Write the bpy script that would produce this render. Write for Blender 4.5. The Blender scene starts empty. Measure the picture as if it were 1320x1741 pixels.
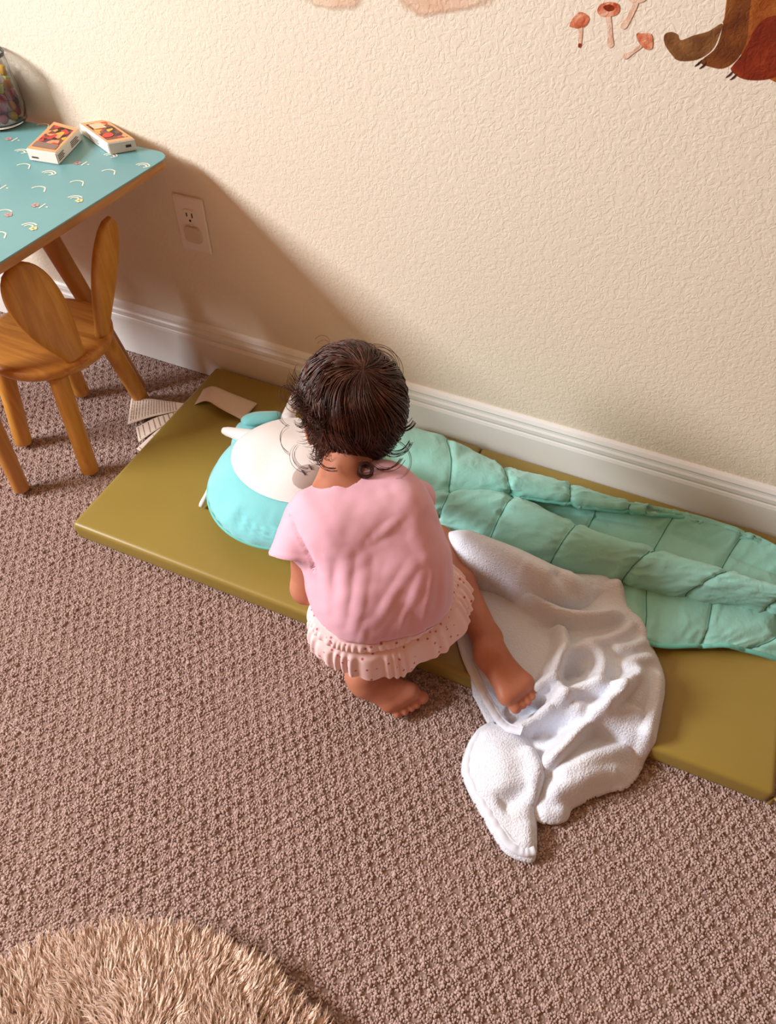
import bpy, bmesh, math, random
import numpy as np
from mathutils import Vector, Matrix
random.seed(7); rng = np.random.RandomState(11)
C = bpy.context.scene.collection

# ------------------------------------------------------------------ camera
CAM = np.array([0., 0., 1.13]); FPX = 1220.0
def _dir(v):
    d = np.array([v[0]-660., v[1]-870.5, FPX]); return d/np.linalg.norm(d)
_Y = _dir((1460, -561)); _X = -_dir((-4004, -698)); _X -= _X.dot(_Y)*_Y; _X /= np.linalg.norm(_X)
ROT = np.array([_X, _Y, np.cross(_X, _Y)])            # world = ROT @ camera (x right, y down, z forward)
def at(px, py, z=0.):
    """point of the photo's pixel at real height z"""
    r = ROT @ np.array([(px-660)/FPX, (py-870.5)/FPX, 1.]); return CAM + r*((z-CAM[2])/r[2])
def atd(px, py, d):
    return ROT @ (np.array([(px-660)/FPX, (py-870.5)/FPX, 1.])*d) + CAM
def atw(px, py, y):
    r = ROT @ np.array([(px-660)/FPX, (py-870.5)/FPX, 1.]); return CAM + r*(y/r[1])
cd = bpy.data.cameras.new('camera'); cam = bpy.data.objects.new('camera', cd); C.objects.link(cam)
bx_, by_, bz_ = ROT@np.array([1, 0, 0]), ROT@np.array([0, -1, 0]), ROT@np.array([0, 0, -1])
cam.matrix_world = Matrix(((bx_[0], by_[0], bz_[0], CAM[0]), (bx_[1], by_[1], bz_[1], CAM[1]), (bx_[2], by_[2], bz_[2], CAM[2]), (0, 0, 0, 1)))
cd.sensor_fit = 'VERTICAL'; cd.sensor_height = 36; cd.lens = FPX/1741*36; cd.clip_start = .02
bpy.context.scene.camera = cam

# ------------------------------------------------------------------ light
def lin(h):
    if isinstance(h, str):
        v = [int(h[i:i+2], 16)/255 for i in (0, 2, 4)]
    else: v = h
    return tuple((c/12.92 if c <= .04045 else ((c+.055)/1.055)**2.4) for c in v)+(1,)
w = bpy.data.worlds.new('World'); bpy.context.scene.world = w; w.use_nodes = True
w.node_tree.nodes['Background'].inputs[0].default_value = (.75, .85, 1, 1)
w.node_tree.nodes['Background'].inputs[1].default_value = 1.0
def area(name, loc, target, sx, sy, power, col):
    l = bpy.data.lights.new(name, 'AREA'); l.shape = 'RECTANGLE'; l.size = sx; l.size_y = sy; l.energy = power; l.color = col
    o = bpy.data.objects.new(name, l); C.objects.link(o); o.location = loc
    o.rotation_euler = (Vector(target)-Vector(loc)).to_track_quat('-Z', 'Y').to_euler(); return o
area('window_daylight', (-2.95, -.70, 1.86), (0, -.70, 1.86), 1.3, .72, 125, (.97, .985, 1.0))
area('warm_fill_light', (.8, -.9, 2.38), (.8, -.9, 0), .9, .9, 2.2, (1., .48, .16))  # added warm fill for the shaded parts, no real ceiling lamp
vs = bpy.context.scene.view_settings
vs.view_transform = 'Standard'; vs.look = 'None'; vs.gamma = 1; vs.exposure = 0.72; vs.use_curve_mapping = False

# ------------------------------------------------------------------ materials
def nt(name, rough=.6, spec=.3):
    m = bpy.data.materials.new(name); m.use_nodes = True; n = m.node_tree
    b = n.nodes['Principled BSDF']; b.inputs['Roughness'].default_value = rough
    b.inputs['Specular IOR Level'].default_value = spec
    return m, n, b
def N(n, t, **kw):
    x = n.nodes.new(t)
    for k, v in kw.items():
        if k.startswith('i_'): x.inputs[k[2:].replace('_', ' ')].default_value = v
        else: setattr(x, k, v)
    return x
def coords(n, kind='Object', scale=(1, 1, 1), rot=(0, 0, 0)):
    t = N(n, 'ShaderNodeTexCoord'); mp = N(n, 'ShaderNodeMapping')
    mp.inputs['Scale'].default_value = scale; mp.inputs['Rotation'].default_value = rot
    n.links.new(t.outputs[kind], mp.inputs[0]); return mp.outputs[0]
def ramp(n, src, stops):
    r = N(n, 'ShaderNodeValToRGB'); e = r.color_ramp.elements
    while len(e) < len(stops): e.new(.5)
    for i, (p, c) in enumerate(stops): e[i].position = p; e[i].color = c
    n.links.new(src, r.inputs[0]); return r.outputs[0]
def bump(n, b, src, strength, dist, prev=None):
    bp = N(n, 'ShaderNodeBump'); bp.inputs['Strength'].default_value = strength; bp.inputs['Distance'].default_value = dist
    n.links.new(src, bp.inputs['Height'])
    if prev: n.links.new(prev, bp.inputs['Normal'])
    n.links.new(bp.outputs[0], b.inputs['Normal']); return bp.outputs[0]
def noise(n, vec, scale, detail=3, rough=.5, dist=0):
    x = N(n, 'ShaderNodeTexNoise'); x.inputs['Scale'].default_value = scale; x.inputs['Detail'].default_value = detail
    x.inputs['Roughness'].default_value = rough; x.inputs['Distortion'].default_value = dist
    n.links.new(vec, x.inputs['Vector']); return x.outputs[0]
def simple(name, c1, c2=None, scale=20, rough=.6, spec=.3, bs=0, bd=.001, bscale=200, sheen=0, stretch=(1, 1, 1)):
    m, n, b = nt(name, rough, spec); v = coords(n, 'Object', stretch)
    if c2: n.links.new(ramp(n, noise(n, v, scale), [(.3, lin(c1)), (.7, lin(c2))]), b.inputs['Base Color'])
    else: b.inputs['Base Color'].default_value = lin(c1)
    if bs: bump(n, b, noise(n, v, bscale, 2), bs, bd)
    if sheen: b.inputs['Sheen Weight'].default_value = sheen; b.inputs['Sheen Roughness'].default_value = .4
    return m

def wall_texture(n, b, prev=None):
    """hand-trowelled orange-peel relief: short winding ridges"""
    v = coords(n, 'Object')
    a = noise(n, v, 120, 2, .5, 1.0)
    r = ramp(n, a, [(.40, (0, 0, 0, 1)), (.56, (1, 1, 1, 1))])
    o = bump(n, b, r, .38, .0009)
    return bump(n, b, noise(n, v, 260, 2), .25, .0008, o)
def m_wall():
    m, n, b = nt('painted_wall', .75, .2); v = coords(n)
    n.links.new(ramp(n, noise(n, v, 1.5), [(.3, lin('e8dcc8')), (.7, lin('ece1ce'))]), b.inputs['Base Color'])
    wall_texture(n, b); return m
M = {}
M['wall'] = m_wall()
M['plain_wall'] = simple('far_wall', '7d471f', rough=.8)
M['ceiling'] = simple('ceiling_paint', 'a07c54', rough=.9)
M['trim'] = simple('white_trim', 'f3f3f1', rough=.35, spec=.5)
M['trim_line'] = simple('trim_paint', 'efeae2', rough=.4)
M['carpet_base'] = simple('carpet_backing', '8f776e', '9a8278', 60, .95, .1, .8, .003, 260)
def m_tuft():
    m, n, b = nt('carpet_tuft', .9, .1)
    oi = N(n, 'ShaderNodeObjectInfo')
    v = coords(n, 'Object'); 
    c = ramp(n, oi.outputs['Random'], [(0, lin('ab9189')), (.5, lin('b59b93')), (1, lin('c6aea6'))])
    n.links.new(c, b.inputs['Base Color'])
    b.inputs['Sheen Weight'].default_value = .3
    return m
M['tuft'] = m_tuft()
def m_fur():
    m, n, b = nt('rug_fur', .85, .15)
    oi = N(n, 'ShaderNodeObjectInfo')
    c = ramp(n, oi.outputs['Random'], [(0, lin('dcc0ae')), (.5, lin('e5ccbb')), (1, lin('eed9ca'))])
    n.links.new(c, b.inputs['Base Color']); b.inputs['Sheen Weight'].default_value = .4
    return m
M['fur'] = m_fur()
M['rug_base'] = simple('rug_backing', 'cda68c', 'd6b298', 40, .95, .1)
def m_vinyl():
    m, n, b = nt('olive_vinyl', .42, .5); v = coords(n)
    n.links.new(ramp(n, noise(n, v, 6, 3), [(.3, lin('947e38')), (.7, lin('9b853e'))]), b.inputs['Base Color'])
    o = bump(n, b, noise(n, v, 900, 2), .12, .0004)
    bump(n, b, noise(n, v, 7, 2), .25, .004, o)
    return m
M['vinyl'] = m_vinyl()
def m_wood(name, a, bb, c, ax=2, sc=1.0):
    m, n, b = nt(name, .42, .4)
    s = [34*sc]*3; s[ax] = 3*sc; v = coords(n, 'Object', tuple(s))
    g = noise(n, v, 1.6, 6, .6, .8)
    n.links.new(ramp(n, g, [(.28, lin(a)), (.5, lin(bb)), (.72, lin(c))]), b.inputs['Base Color'])
    bump(n, b, g, .15, .0006); return m
M['wood'] = m_wood('oak_wood', 'ae7026', 'c48632', 'd69a46', 2)
M['wood_seat'] = m_wood('oak_seat', 'a26322', 'c07e34', 'd4964a', 0)
M['wood_edge'] = m_wood('pine_edge', 'a06a34', 'b98048', 'cc9a60', 1)
M['wood_dark'] = m_wood('table_leg_wood', 'a86e30', 'b67b3a', 'c48946', 2)
M['teal_top'] = simple('teal_tabletop', '6a9ea4', '72a6ab', 5, .38, .4)
M['print_white'] = simple('white_print', 'e8e6d6', rough=.5)
M['print_cream'] = simple('cream_print', 'ded9a0', rough=.5)
M['print_pink'] = simple('pink_print', 'c79a94', rough=.5)
M['skin'] = None
def m_skin():
    m, n, b = nt('skin', .5, .35); v = coords(n)
    n.links.new(ramp(n, noise(n, v, 22, 3), [(.3, lin('b27056')), (.7, lin('c28268'))]), b.inputs['Base Color'])
    b.inputs['Subsurface Weight'].default_value = .25; b.inputs['Subsurface Radius'].default_value = (.012, .005, .003); b.inputs['Subsurface Scale'].default_value = .6
    g = N(n, 'ShaderNodeTexWave', wave_type='BANDS', bands_direction='X'); g.inputs['Scale'].default_value = 60; g.inputs['Distortion'].default_value = 6; g.inputs['Detail'].default_value = 2
    n.links.new(v, g.inputs['Vector'])
    bump(n, b, noise(n, v, 260, 2), .15, .0006); return m
M['skin'] = m_skin()
def m_cloth(name, c1, c2, weave=1400, bs=.2, bd=.0005, sheen=.2, rough=.8, wr=0, wrs=40):
    m, n, b = nt(name, rough, .2); v = coords(n)
    n.links.new(ramp(n, noise(n, v, 14, 2), [(.3, lin(c1)), (.7, lin(c2))]), b.inputs['Base Color'])
    o = bump(n, b, noise(n, v, weave, 2), bs, bd)
    if wr: bump(n, b, noise(n, v, wrs, 3, .5, .8), wr, .006, o)
    b.inputs['Sheen Weight'].default_value = sheen; return m
M['shirt'] = m_cloth('pink_jersey', 'e6b0c2', 'eab6c8', 900, .15, .0004, .35)
M['teal'] = m_cloth('teal_microfibre', '90cfc4', '9cd8cd', 700, .1, .0004, .25, .42, .22, 60)
M['teal_plush'] = m_cloth('teal_plush', '7fd3da', '8bdce2', 500, .3, .0008, .6, .8)
M['teal_dark'] = m_cloth('teal_piping', '6fc2b6', '7accc0', 600, .2, .0005, .2)
M['white_plush'] = m_cloth('white_plush', 'eee9ea', 'f4efef', 420, .35, .001, .5)
M['nose'] = m_cloth('grey_nose', 'b7a5a0', 'bcaaa5', 500, .2, .0005, .2)
M['stitch'] = simple('dark_stitching', '4a4250', rough=.8)
M['fleece'] = m_cloth('white_fleece', 'dfe5f3', 'e8edf8', 330, .75, .0028, .7, .95)
M['hem'] = m_cloth('white_satin_hem', 'dde2f0', 'e6eaf6', 900, .2, .0005, .3, .6)
def m_print():
    m, n, b = nt('blossom_print_cotton', .8, .2); v = coords(n)
    vo = N(n, 'ShaderNodeTexVoronoi'); vo.inputs['Scale'].default_value = 105; n.links.new(v, vo.inputs['Vector'])
    r = ramp(n, vo.outputs['Distance'], [(0, lin('c2566c')), (.20, lin('cf7a88')), (.27, lin('f7d6d6')), (1, lin('f7d6d6'))])
    vc = N(n, 'ShaderNodeSeparateColor'); n.links.new(vo.outputs['Color'], vc.inputs[0])
    gt = N(n, 'ShaderNodeMath', operation='GREATER_THAN'); gt.inputs[1].default_value = .45; n.links.new(vc.outputs[0], gt.inputs[0])
    mx = N(n, 'ShaderNodeMix', data_type='RGBA'); n.links.new(gt.outputs[0], mx.inputs[0]); mx.inputs[6].default_value = lin('f7d6d6'); n.links.new(r, mx.inputs[7])
    n.links.new(mx.outputs[2], b.inputs['Base Color']); bump(n, b, noise(n, v, 900, 2), .2, .0005); return m
M['print'] = m_print()
def m_hair():
    m, n, b = nt('brown_hair', .44, .4); v = coords(n)
    n.links.new(ramp(n, noise(n, v, 45, 2), [(.3, lin('3a2016')), (.6, lin('502d1f')), (.8, lin('744a36'))]), b.inputs['Base Color'])
    return m
M['hair'] = m_hair()
M['paper'] = simple('paper_tag', 'dcc7b6', 'e2cfbf', 30, .8, .2)
M['ink'] = simple('printed_ink', '55473f', rough=.8)
M['plate'] = simple('outlet_plastic', 'f0e4da', rough=.35, spec=.5)
M['slot'] = simple('outlet_slot', '241710', rough=.7)
M['plug_cover'] = simple('outlet_cover', 'd9c7b2', rough=.2, spec=.6)
M['card'] = simple('white_card', 'f1e8de', rough=.6)
M['orange'] = simple('orange_print', 'f0a878', rough=.5)
def m_boxart():
    m, n, b = nt('box_artwork', .45, .4); v = coords(n, 'Object', (1, 1, 1))
    vo = N(n, 'ShaderNodeTexVoronoi'); vo.inputs['Scale'].default_value = 95; n.links.new(v, vo.inputs['Vector'])
    sc = N(n, 'ShaderNodeSeparateColor'); n.links.new(vo.outputs['Color'], sc.inputs[0])
    r = ramp(n, sc.outputs[0], [(0, lin('3a241c')), (.3, lin('7a4a34')), (.45, lin('e09a6c')), (.6, lin('c9403a')), (.75, lin('e2b23f')), (.87, lin('5d3a52'))])
    n.nodes[-1].color_ramp.interpolation = 'CONSTANT'
    n.links.new(r, b.inputs['Base Color']); return m
M['boxart'] = m_boxart()
def m_glass():
    m, n, b = nt('clear_glass', .03, .5); b.inputs['Transmission Weight'].default_value = 1; b.inputs['IOR'].default_value = 1.45
    return m
M['glass'] = m_glass()
def m_water(name, a, bb, c, sc=22):
    m, n, b = nt(name, .75, .2); v = coords(n)
    g = noise(n, v, sc, 5, .6, .6)
    n.links.new(ramp(n, g, [(.32, lin(a)), (.5, lin(bb)), (.68, lin(c))]), b.inputs['Base Color'])
    wall_texture(n, b); return m
M['bear'] = m_water('bear_watercolour', '8a4518', 'a35c26', 'b87438')
M['bear_dark'] = m_water('bear_leg_watercolour', '6e2410', '832e14', '9a4520')
M['bear_fore'] = m_water('bear_foreleg_watercolour', '6d4424', '8c5f36', 'ab7c4d')
M['bear_fore2'] = m_water('bear_dark_fur_watercolour', '5f3015', '7a431c', '8a5426')
M['claw'] = m_water('claw_watercolour', '33211c', '3d2822', '4a322a')
M['mush_cap'] = m_water('mushroom_cap_watercolour', 'b4492a', 'd68562', 'ebc0a4', 55)
M['mush_stem'] = m_water('mushroom_stem_watercolour', 'd9a98e', 'e2bfa6', 'ead0ba', 60)
M['mush_pale'] = m_water('mushroom_pale_watercolour', 'e0b79c', 'e6c4ab', 'ebd3be', 60)
def m_cloud():
    m, n, b = nt('cloud_watercolour', .75, .2); v = coords(n)
    g = noise(n, v, 14, 4, .6, .5)
    n.links.new(ramp(n, g, [(.3, lin('dcb79c')), (.6, lin('e7cdb4')), (.75, lin('eedcc6'))]), b.inputs['Base Color'])
    wall_texture(n, b)
    at_ = N(n, 'ShaderNodeAttribute', attribute_name='fade'); 
    g2 = noise(n, v, 45, 4, .6)
    ad = N(n, 'ShaderNodeMath', operation='ADD'); n.links.new(at_.outputs['Fac'], ad.inputs[0]); n.links.new(g2, ad.inputs[1])
    n.links.new(ramp(n, ad.outputs[0], [(.55, (0, 0, 0, 1)), (.95, (1, 1, 1, 1))]), b.inputs['Alpha']); return m
M['cloud'] = m_cloud()
PIECE = [simple('piece_'+k, c, rough=.4) for k, c in (('magenta', '9c2750'), ('gold', 'd8a93a'), ('lime', 'b9c46a'), ('pink', 'd98a9a'), ('white', 'e6e6f0'), ('amber', 'b8702a'), ('purple', '5a2f63'))]
PIECE_NAME = ['magenta', 'gold', 'lime green', 'pink', 'white', 'amber', 'purple']

# ------------------------------------------------------------------ helpers
def setp(o, label=None, cat=None, group=None, kind=None):
    if label: o['label'] = label
    if cat: o['category'] = cat
    if group: o['group'] = group
    if kind: o['kind'] = kind
    return o
def link(name, me, mat=None, parent=None, smooth=True):
    if mat: me.materials.append(mat)
    if smooth:
        me.polygons.foreach_set('use_smooth', [True]*len(me.polygons))
    o = bpy.data.objects.new(name, me); C.objects.link(o)
    if parent:
        o.parent = parent
        o.matrix_parent_inverse = Matrix.Translation(-Vector(parent.location)) if parent.rotation_euler.z == 0 else (Matrix.Translation(parent.location) @ Matrix.Rotation(parent.rotation_euler.z, 4, 'Z')).inverted()
    return o
def pyd(name, V, F, mat=None, parent=None, smooth=True):
    me = bpy.data.meshes.new(name); me.from_pydata([tuple(v) for v in V], [], [tuple(f) for f in F]); me.update()
    return link(name, me, mat, parent, smooth)
def empty(name, loc, label=None, cat=None, group=None):
    o = bpy.data.objects.new(name, None); o.empty_display_size = .05; C.objects.link(o); o.location = tuple(loc)
    return setp(o, label, cat, group)
def bmobj(name, bm, mat=None, parent=None, smooth=True):
    me = bpy.data.meshes.new(name); bmesh.ops.recalc_face_normals(bm, faces=bm.faces); bm.to_mesh(me); bm.free(); return link(name, me, mat, parent, smooth)
def box(bm, lo, hi, bev=0, mtx=None, seg=2):
    r = bmesh.ops.create_cube(bm, size=1)['verts']
    lo = Vector(lo); hi = Vector(hi)
    for v in r: v.co = Vector(((lo[i]+hi[i])/2 + v.co[i]*(hi[i]-lo[i]) for i in range(3)))
    if bev:
        ed = list({e for v in r for e in v.link_edges})
        q = bmesh.ops.bevel(bm, geom=ed, offset=bev, segments=seg, affect='EDGES', profile=.6); r = list({v for f in q['faces'] for v in f.verts} | {v for v in r if v.is_valid})
    if mtx is not None: bmesh.ops.transform(bm, matrix=mtx, verts=r)
def tube(bm, pts, rad, n=8, caps=True):
    P = [Vector(p) for p in pts]; k = len(P)
    R = rad if hasattr(rad, '__len__') else [rad]*k
    rings = []; up = None
    for i in range(k):
        t = (P[min(i+1, k-1)]-P[max(i-1, 0)]).normalized()
        if up is None:
            up = t.orthogonal().normalized()
        up = (up - t*up.dot(t)).normalized(); s = t.cross(up)
        rings.append([bm.verts.new(P[i]+(up*math.cos(a)+s*math.sin(a))*R[i]) for a in [2*math.pi*j/n for j in range(n)]])
    for i in range(k-1):
        for j in range(n): bm.faces.new((rings[i][j], rings[i][(j+1) % n], rings[i+1][(j+1) % n], rings[i+1][j]))
    if caps: bm.faces.new(rings[0][::-1]); bm.faces.new(rings[-1])
def round_rod(name, a, b, ra, rb, mat, parent, n=20):
    a = Vector(a); b = Vector(b); ax = (b-a); L = ax.length; d = ax/L
    pts = []; rr = []
    for t in np.linspace(0, 1, 6): 
        an = t*math.pi/2; pts.append(a+d*ra*.5*(1-math.cos(an))); rr.append(max(ra*math.sin(an), .0005))
    for t in np.linspace(.1, .9, 5): pts.append(a+d*L*t); rr.append(ra+(rb-ra)*t)
    for t in np.linspace(1, 0, 6):
        an = t*math.pi/2; pts.append(b-d*rb*.5*(1-math.cos(an))); rr.append(max(rb*math.sin(an), .0005))
    bm = bmesh.new(); tube(bm, pts, rr, n); return bmobj(name, bm, mat, parent)
def cr(P, t):
    """Catmull-Rom through rows of P (k,...) at parameter array t in [0,k-1]"""
    k = len(P); i = np.clip(np.floor(t).astype(int), 0, k-2); f = (t-i)
    sh = (len(t),)+(1,)*(P.ndim-1); f = f.reshape(sh)
    p1 = P[i]; p2 = P[i+1]; p0 = P[np.maximum(i-1, 0)]; p3 = P[np.minimum(i+2, k-1)]
    return .5*((2*p1)+(-p0+p2)*f+(2*p0-5*p1+4*p2-p3)*f*f+(-p0+3*p1-3*p2+p3)*f**3)
def vnoise(P, s, seed=0):
    """smooth value noise, P (...,3)"""
    r = np.random.RandomState(seed); tab = r.rand(4096)
    q = np.asarray(P)*s+100.; i = np.floor(q).astype(int); f = q-i; f = f*f*(3-2*f); out = 0
    for dx in (0, 1):
        for dy in (0, 1):
            for dz in (0, 1):
                h = ((i[..., 0]+dx)*73856093 ^ (i[..., 1]+dy)*19349663 ^ (i[..., 2]+dz)*83492791) & 4095
                ww = (f[..., 0] if dx else 1-f[..., 0])*(f[..., 1] if dy else 1-f[..., 1])*(f[..., 2] if dz else 1-f[..., 2])
                out = out+ww*tab[h]
    return out*2-1
def fbm(P, s, seed=0, o=3):
    return sum(vnoise(P, s*2**k, seed+k)*.5**k for k in range(o))
def gridnormals(G):
    du = np.gradient(G, axis=0); dv = np.gradient(G, axis=1); nn = np.cross(du, dv)
    return nn/(np.linalg.norm(nn, axis=2, keepdims=True)+1e-12)
def gridfaces(a, b, off=0, wrap=False):
    F = []
    for i in range(a-1):
        for j in range(b if wrap else b-1):
            j2 = (j+1) % b
            F.append((off+i*b+j, off+(i+1)*b+j, off+(i+1)*b+j2, off+i*b+j2))
    return F
def bake(o, mods):
    """apply modifiers (no operators) and return the object with the evaluated mesh"""
    for t, kw in mods:
        m = o.modifiers.new(t, t)
        for k, v in kw.items(): setattr(m, k, v)
    bpy.context.view_layer.update(); dg = bpy.context.evaluated_depsgraph_get()
    me = bpy.data.meshes.new_from_object(o.evaluated_get(dg)); o.modifiers.clear(); old = o.data; o.data = me; bpy.data.meshes.remove(old)
    me.polygons.foreach_set('use_smooth', [True]*len(me.polygons)); return o

# implicit bodies: union of tapered capsules, blended and projected
def prim(A, B, ra, rb, flat=None, k=.008):
    """flat = (axis vector, factor): squash the section along axis by the factor"""
    Mx = np.eye(3)
    if flat is not None:
        a = np.array(flat[0], float); a /= np.linalg.norm(a); Mx = np.eye(3)+(1/flat[1]-1)*np.outer(a, a)
    return (np.array(A, float), np.array(B, float), ra, rb, Mx, k)
def field(P, prims, extra=None):
    d = None
    for A, B, ra, rb, Mx, k in prims:
        a = Mx@A; b = Mx@B; Q = P@Mx.T; ab = b-a; L2 = ab@ab
        t = np.clip(((Q-a)@ab)/L2, 0, 1) if L2 > 1e-12 else np.zeros(len(P))
        e = np.linalg.norm(Q-a-t[:, None]*ab, axis=1)-(ra+(rb-ra)*t)
        if d is None: d = e
        else:
            h = np.clip(.5+.5*(d-e)/k, 0, 1); d = d*(1-h)+e*h-k*h*(1-h)
    return d if extra is None else d-extra(P)
def implicit(name, prims, mat, parent, voxel=.004, extra=None, iters=5):
    bm = bmesh.new()
    for A, B, ra, rb, Mx, k in prims:
        L = np.linalg.norm(B-A); n = max(1, int(L/(min(ra, rb)*.35))+1); Mi = np.linalg.inv(Mx)
        for i in range(n+1):
            t = i/n; p = A+(B-A)*t; r = (ra+(rb-ra)*t)
            T = Matrix.Translation(p) @ Matrix([list(Mi[0])+[0], list(Mi[1])+[0], list(Mi[2])+[0], [0, 0, 0, 1]]) @ Matrix.Scale(r, 4)
            bmesh.ops.create_icosphere(bm, subdivisions=2, radius=1, matrix=T)
            if L < 1e-6: break
    me = bpy.data.meshes.new(name); bm.to_mesh(me); bm.free()
    o = bpy.data.objects.new(name, me); C.objects.link(o)
    bake(o, [('REMESH', dict(mode='VOXEL', voxel_size=voxel, use_smooth_shade=True)), ('SMOOTH', dict(factor=.5, iterations=3))])
    V = np.empty(len(o.data.vertices)*3); o.data.vertices.foreach_get('co', V); V = V.reshape(-1, 3)
    e = .0006
    for _ in range(iters):
        f = field(V, prims, extra); g = np.stack([field(V+np.eye(3)[i]*e, prims, extra)-f for i in range(3)], 1)/e
        st = f[:, None]*g/(np.sum(g*g, 1)[:, None]+.05); ln = np.linalg.norm(st, axis=1, keepdims=True); st *= np.minimum(1, .006/(ln+1e-9)); V = V-st
    o.data.vertices.foreach_set('co', V.ravel()); 
    bake(o, [('SMOOTH', dict(factor=.4, iterations=2))])
    o.data.materials.append(mat)
    if parent: o.parent = parent; o.matrix_parent_inverse = Matrix.Translation(-Vector(parent.location))
    return o

# ------------------------------------------------------------------ room
WY = 1.119; X0, X1, Y0, ZC = -3.0, 3.0, -3.0, 2.6
def slab(name, lo, hi, mat, kind='structure', label=None):
    bm = bmesh.new(); box(bm, lo, hi); o = bmobj(name, bm, mat, None, False); o['kind'] = kind; return o
slab('floor', (X0, Y0, -.08), (X1, WY, -.0058), M['carpet_base'])
slab('wall_back', (X0-.1, WY, -.08), (X1+.1, WY+.1, ZC), M['wall'])
slab('ceiling', (X0-.1, Y0-.1, ZC), (X1+.1, WY+.1, ZC+.1), M['ceiling'])
slab('wall_right', (X1, Y0-.1, -.08), (X1+.1, WY, ZC), M['plain_wall'])
slab('wall_front', (X0-.1, Y0-.1, -.08), (X1, Y0, ZC), M['plain_wall'])
# left wall with the window opening, z .9..2.0
WL = (-1.40, 0., 1.45, 2.27)
bm = bmesh.new()
for lo, hi in (((X0-.1, Y0, -.08), (X0, WL[0], ZC)), ((X0-.1, WL[1], -.08), (X0, WY, ZC)), ((X0-.1, WL[0], -.08), (X0, WL[1], WL[2])), ((X0-.1, WL[0], WL[3]), (X0, WL[1], ZC))):
    box(bm, lo, hi)
o = bmobj('wall_left', bm, M['plain_wall'], None, False); o['kind'] = 'structure'
wf = empty('window_1', (X0-.05, -.70, WL[2])); wf['kind'] = 'structure'
bm = bmesh.new()
for lo, hi in (((X0-.08, WL[0], WL[2]), (X0-.03, WL[0]+.04, WL[3])), ((X0-.08, WL[1]-.04, WL[2]), (X0-.03, WL[1], WL[3])), ((X0-.08, WL[0], WL[2]), (X0-.03, WL[1], WL[2]+.04)), ((X0-.08, WL[0], WL[3]-.04), (X0-.03, WL[1], WL[3]))):
    box(bm, lo, hi, .004)
bmobj('window_frame', bm, M['trim'], wf, False)
bm = bmesh.new(); box(bm, (X0-.058, WL[0]+.04, WL[2]+.04), (X0-.052, WL[1]-.04, WL[3]-.04)); bmobj('window_pane', bm, M['glass'], wf, False)
# baseboard profile
prof = [(0, 0), (.014, 0), (.014, .098), (.012, .104), (.010, .106), (.0125, .112), (.0125, .120), (.0095, .124), (.009, .129), (.0105, .133), (.007, .140), (.003, .144), (0, .144)]
V = []; 
for x in (X0, X1):
    for d, z in prof: V.append((x, WY-d, z))
k = len(prof); F = [(i, (i+1) % k, k+(i+1) % k, k+i) for i in range(k)]
o = pyd('baseboard_back', V, F, M['trim'], None, False); o['kind'] = 'structure'

# ------------------------------------------------------------------ mat
MT = .042
ma, mb_ = at(133, 915, 0), at(1300, 1365, 0)
mx0, mx1, my0, my1 = -.893, .409, .573, 1.100
nap = empty('nap_mat', (-.24, .84, 0), 'olive green vinyl folding nap mat lying along the white baseboard', 'mat')
xm = float(at(822, 755, MT)[0])
for s, (a, b_) in enumerate(((mx0, xm-.0008), (xm+.0008, mx1))):
    bm = bmesh.new(); box(bm, (a, my0, 0), (b_, my1, MT))
    me_o = bmobj('mat_panel', bm, M['vinyl'], nap)
    bmesh_me = me_o.data
    bm = bmesh.new(); bm.from_mesh(bmesh_me)
    bmesh.ops.bevel(bm, geom=list(bm.edges), offset=.011, segments=5, affect='EDGES', profile=.6)
    bmesh.ops.recalc_face_normals(bm, faces=bm.faces); bm.to_mesh(bmesh_me); bm.free()
    bmesh_me.polygons.foreach_set('use_smooth', [True]*len(bmesh_me.polygons))
bm = bmesh.new(); c = at(383, 622, MT)
tube(bm, [c+np.array([.016*math.cos(a), 0, .010*math.sin(a)-.008]) for a in np.linspace(-.4, math.pi+.4, 9)], .003, 6)
setp(bmobj('strap_loop', bm, simple('dark_webbing', '2e2a26', rough=.8), nap), 'small dark webbing loop at the corner')
bm = bmesh.new(); 
tube(bm, [(mx1+.006, my0-.001, .030), (mx1+.0065, my0+.008, .018), (mx1+.004, my0+.002, .004)], .003, 6)
bmobj('corner_tab', bm, M['vinyl'], nap)

def sheet(name, rows, mat, parent, nu=24, nv=12, thick=.0012, lift=None, uv=None):
    """rows: control grid [row][col] of points -> smooth solid sheet"""
    G = np.array(rows, float); A = cr(G, np.linspace(0, len(G)-1, nu)); B = cr(np.swapaxes(A, 0, 1), np.linspace(0, G.shape[1]-1, nv)); B = np.swapaxes(B, 0, 1)
    if lift is not None: B = B+lift(B)
    o = pyd(name, B.reshape(-1, 3), gridfaces(nu, nv), mat, parent)
    bake(o, [('SOLIDIFY', dict(thickness=thick, offset=0))]); return o
def paper_lines(parent, quad, n, margin=.1, wid=.0007, lift=.0009):
    """short ragged text lines running a->b between corners of a quad p00 p01 p11 p10"""
    p00, p01, p11, p10 = [np.array(q, float) for q in quad]; bm = bmesh.new()
    def S(u, v): return (p00*(1-u)*(1-v)+p01*(1-u)*v+p11*u*v+p10*u*(1-v))
    for i in range(n):
        u = margin+(1-2*margin)*i/max(1, n-1); v = margin
        end = 1-margin-random.random()*.12
        while v < end:
            L = random.uniform(.04, .13); v2 = min(end, v+L); d = (S(u+.001, v)-S(u, v)); d = d/np.linalg.norm(d)*wid
            q = [S(u, v)-d, S(u, v2)-d, S(u, v2)+d, S(u, v)+d]
            bm.faces.new([bm.verts.new(tuple(x+np.array([0, 0, lift]))) for x in q]); v = v2+.02
    return bm
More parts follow.
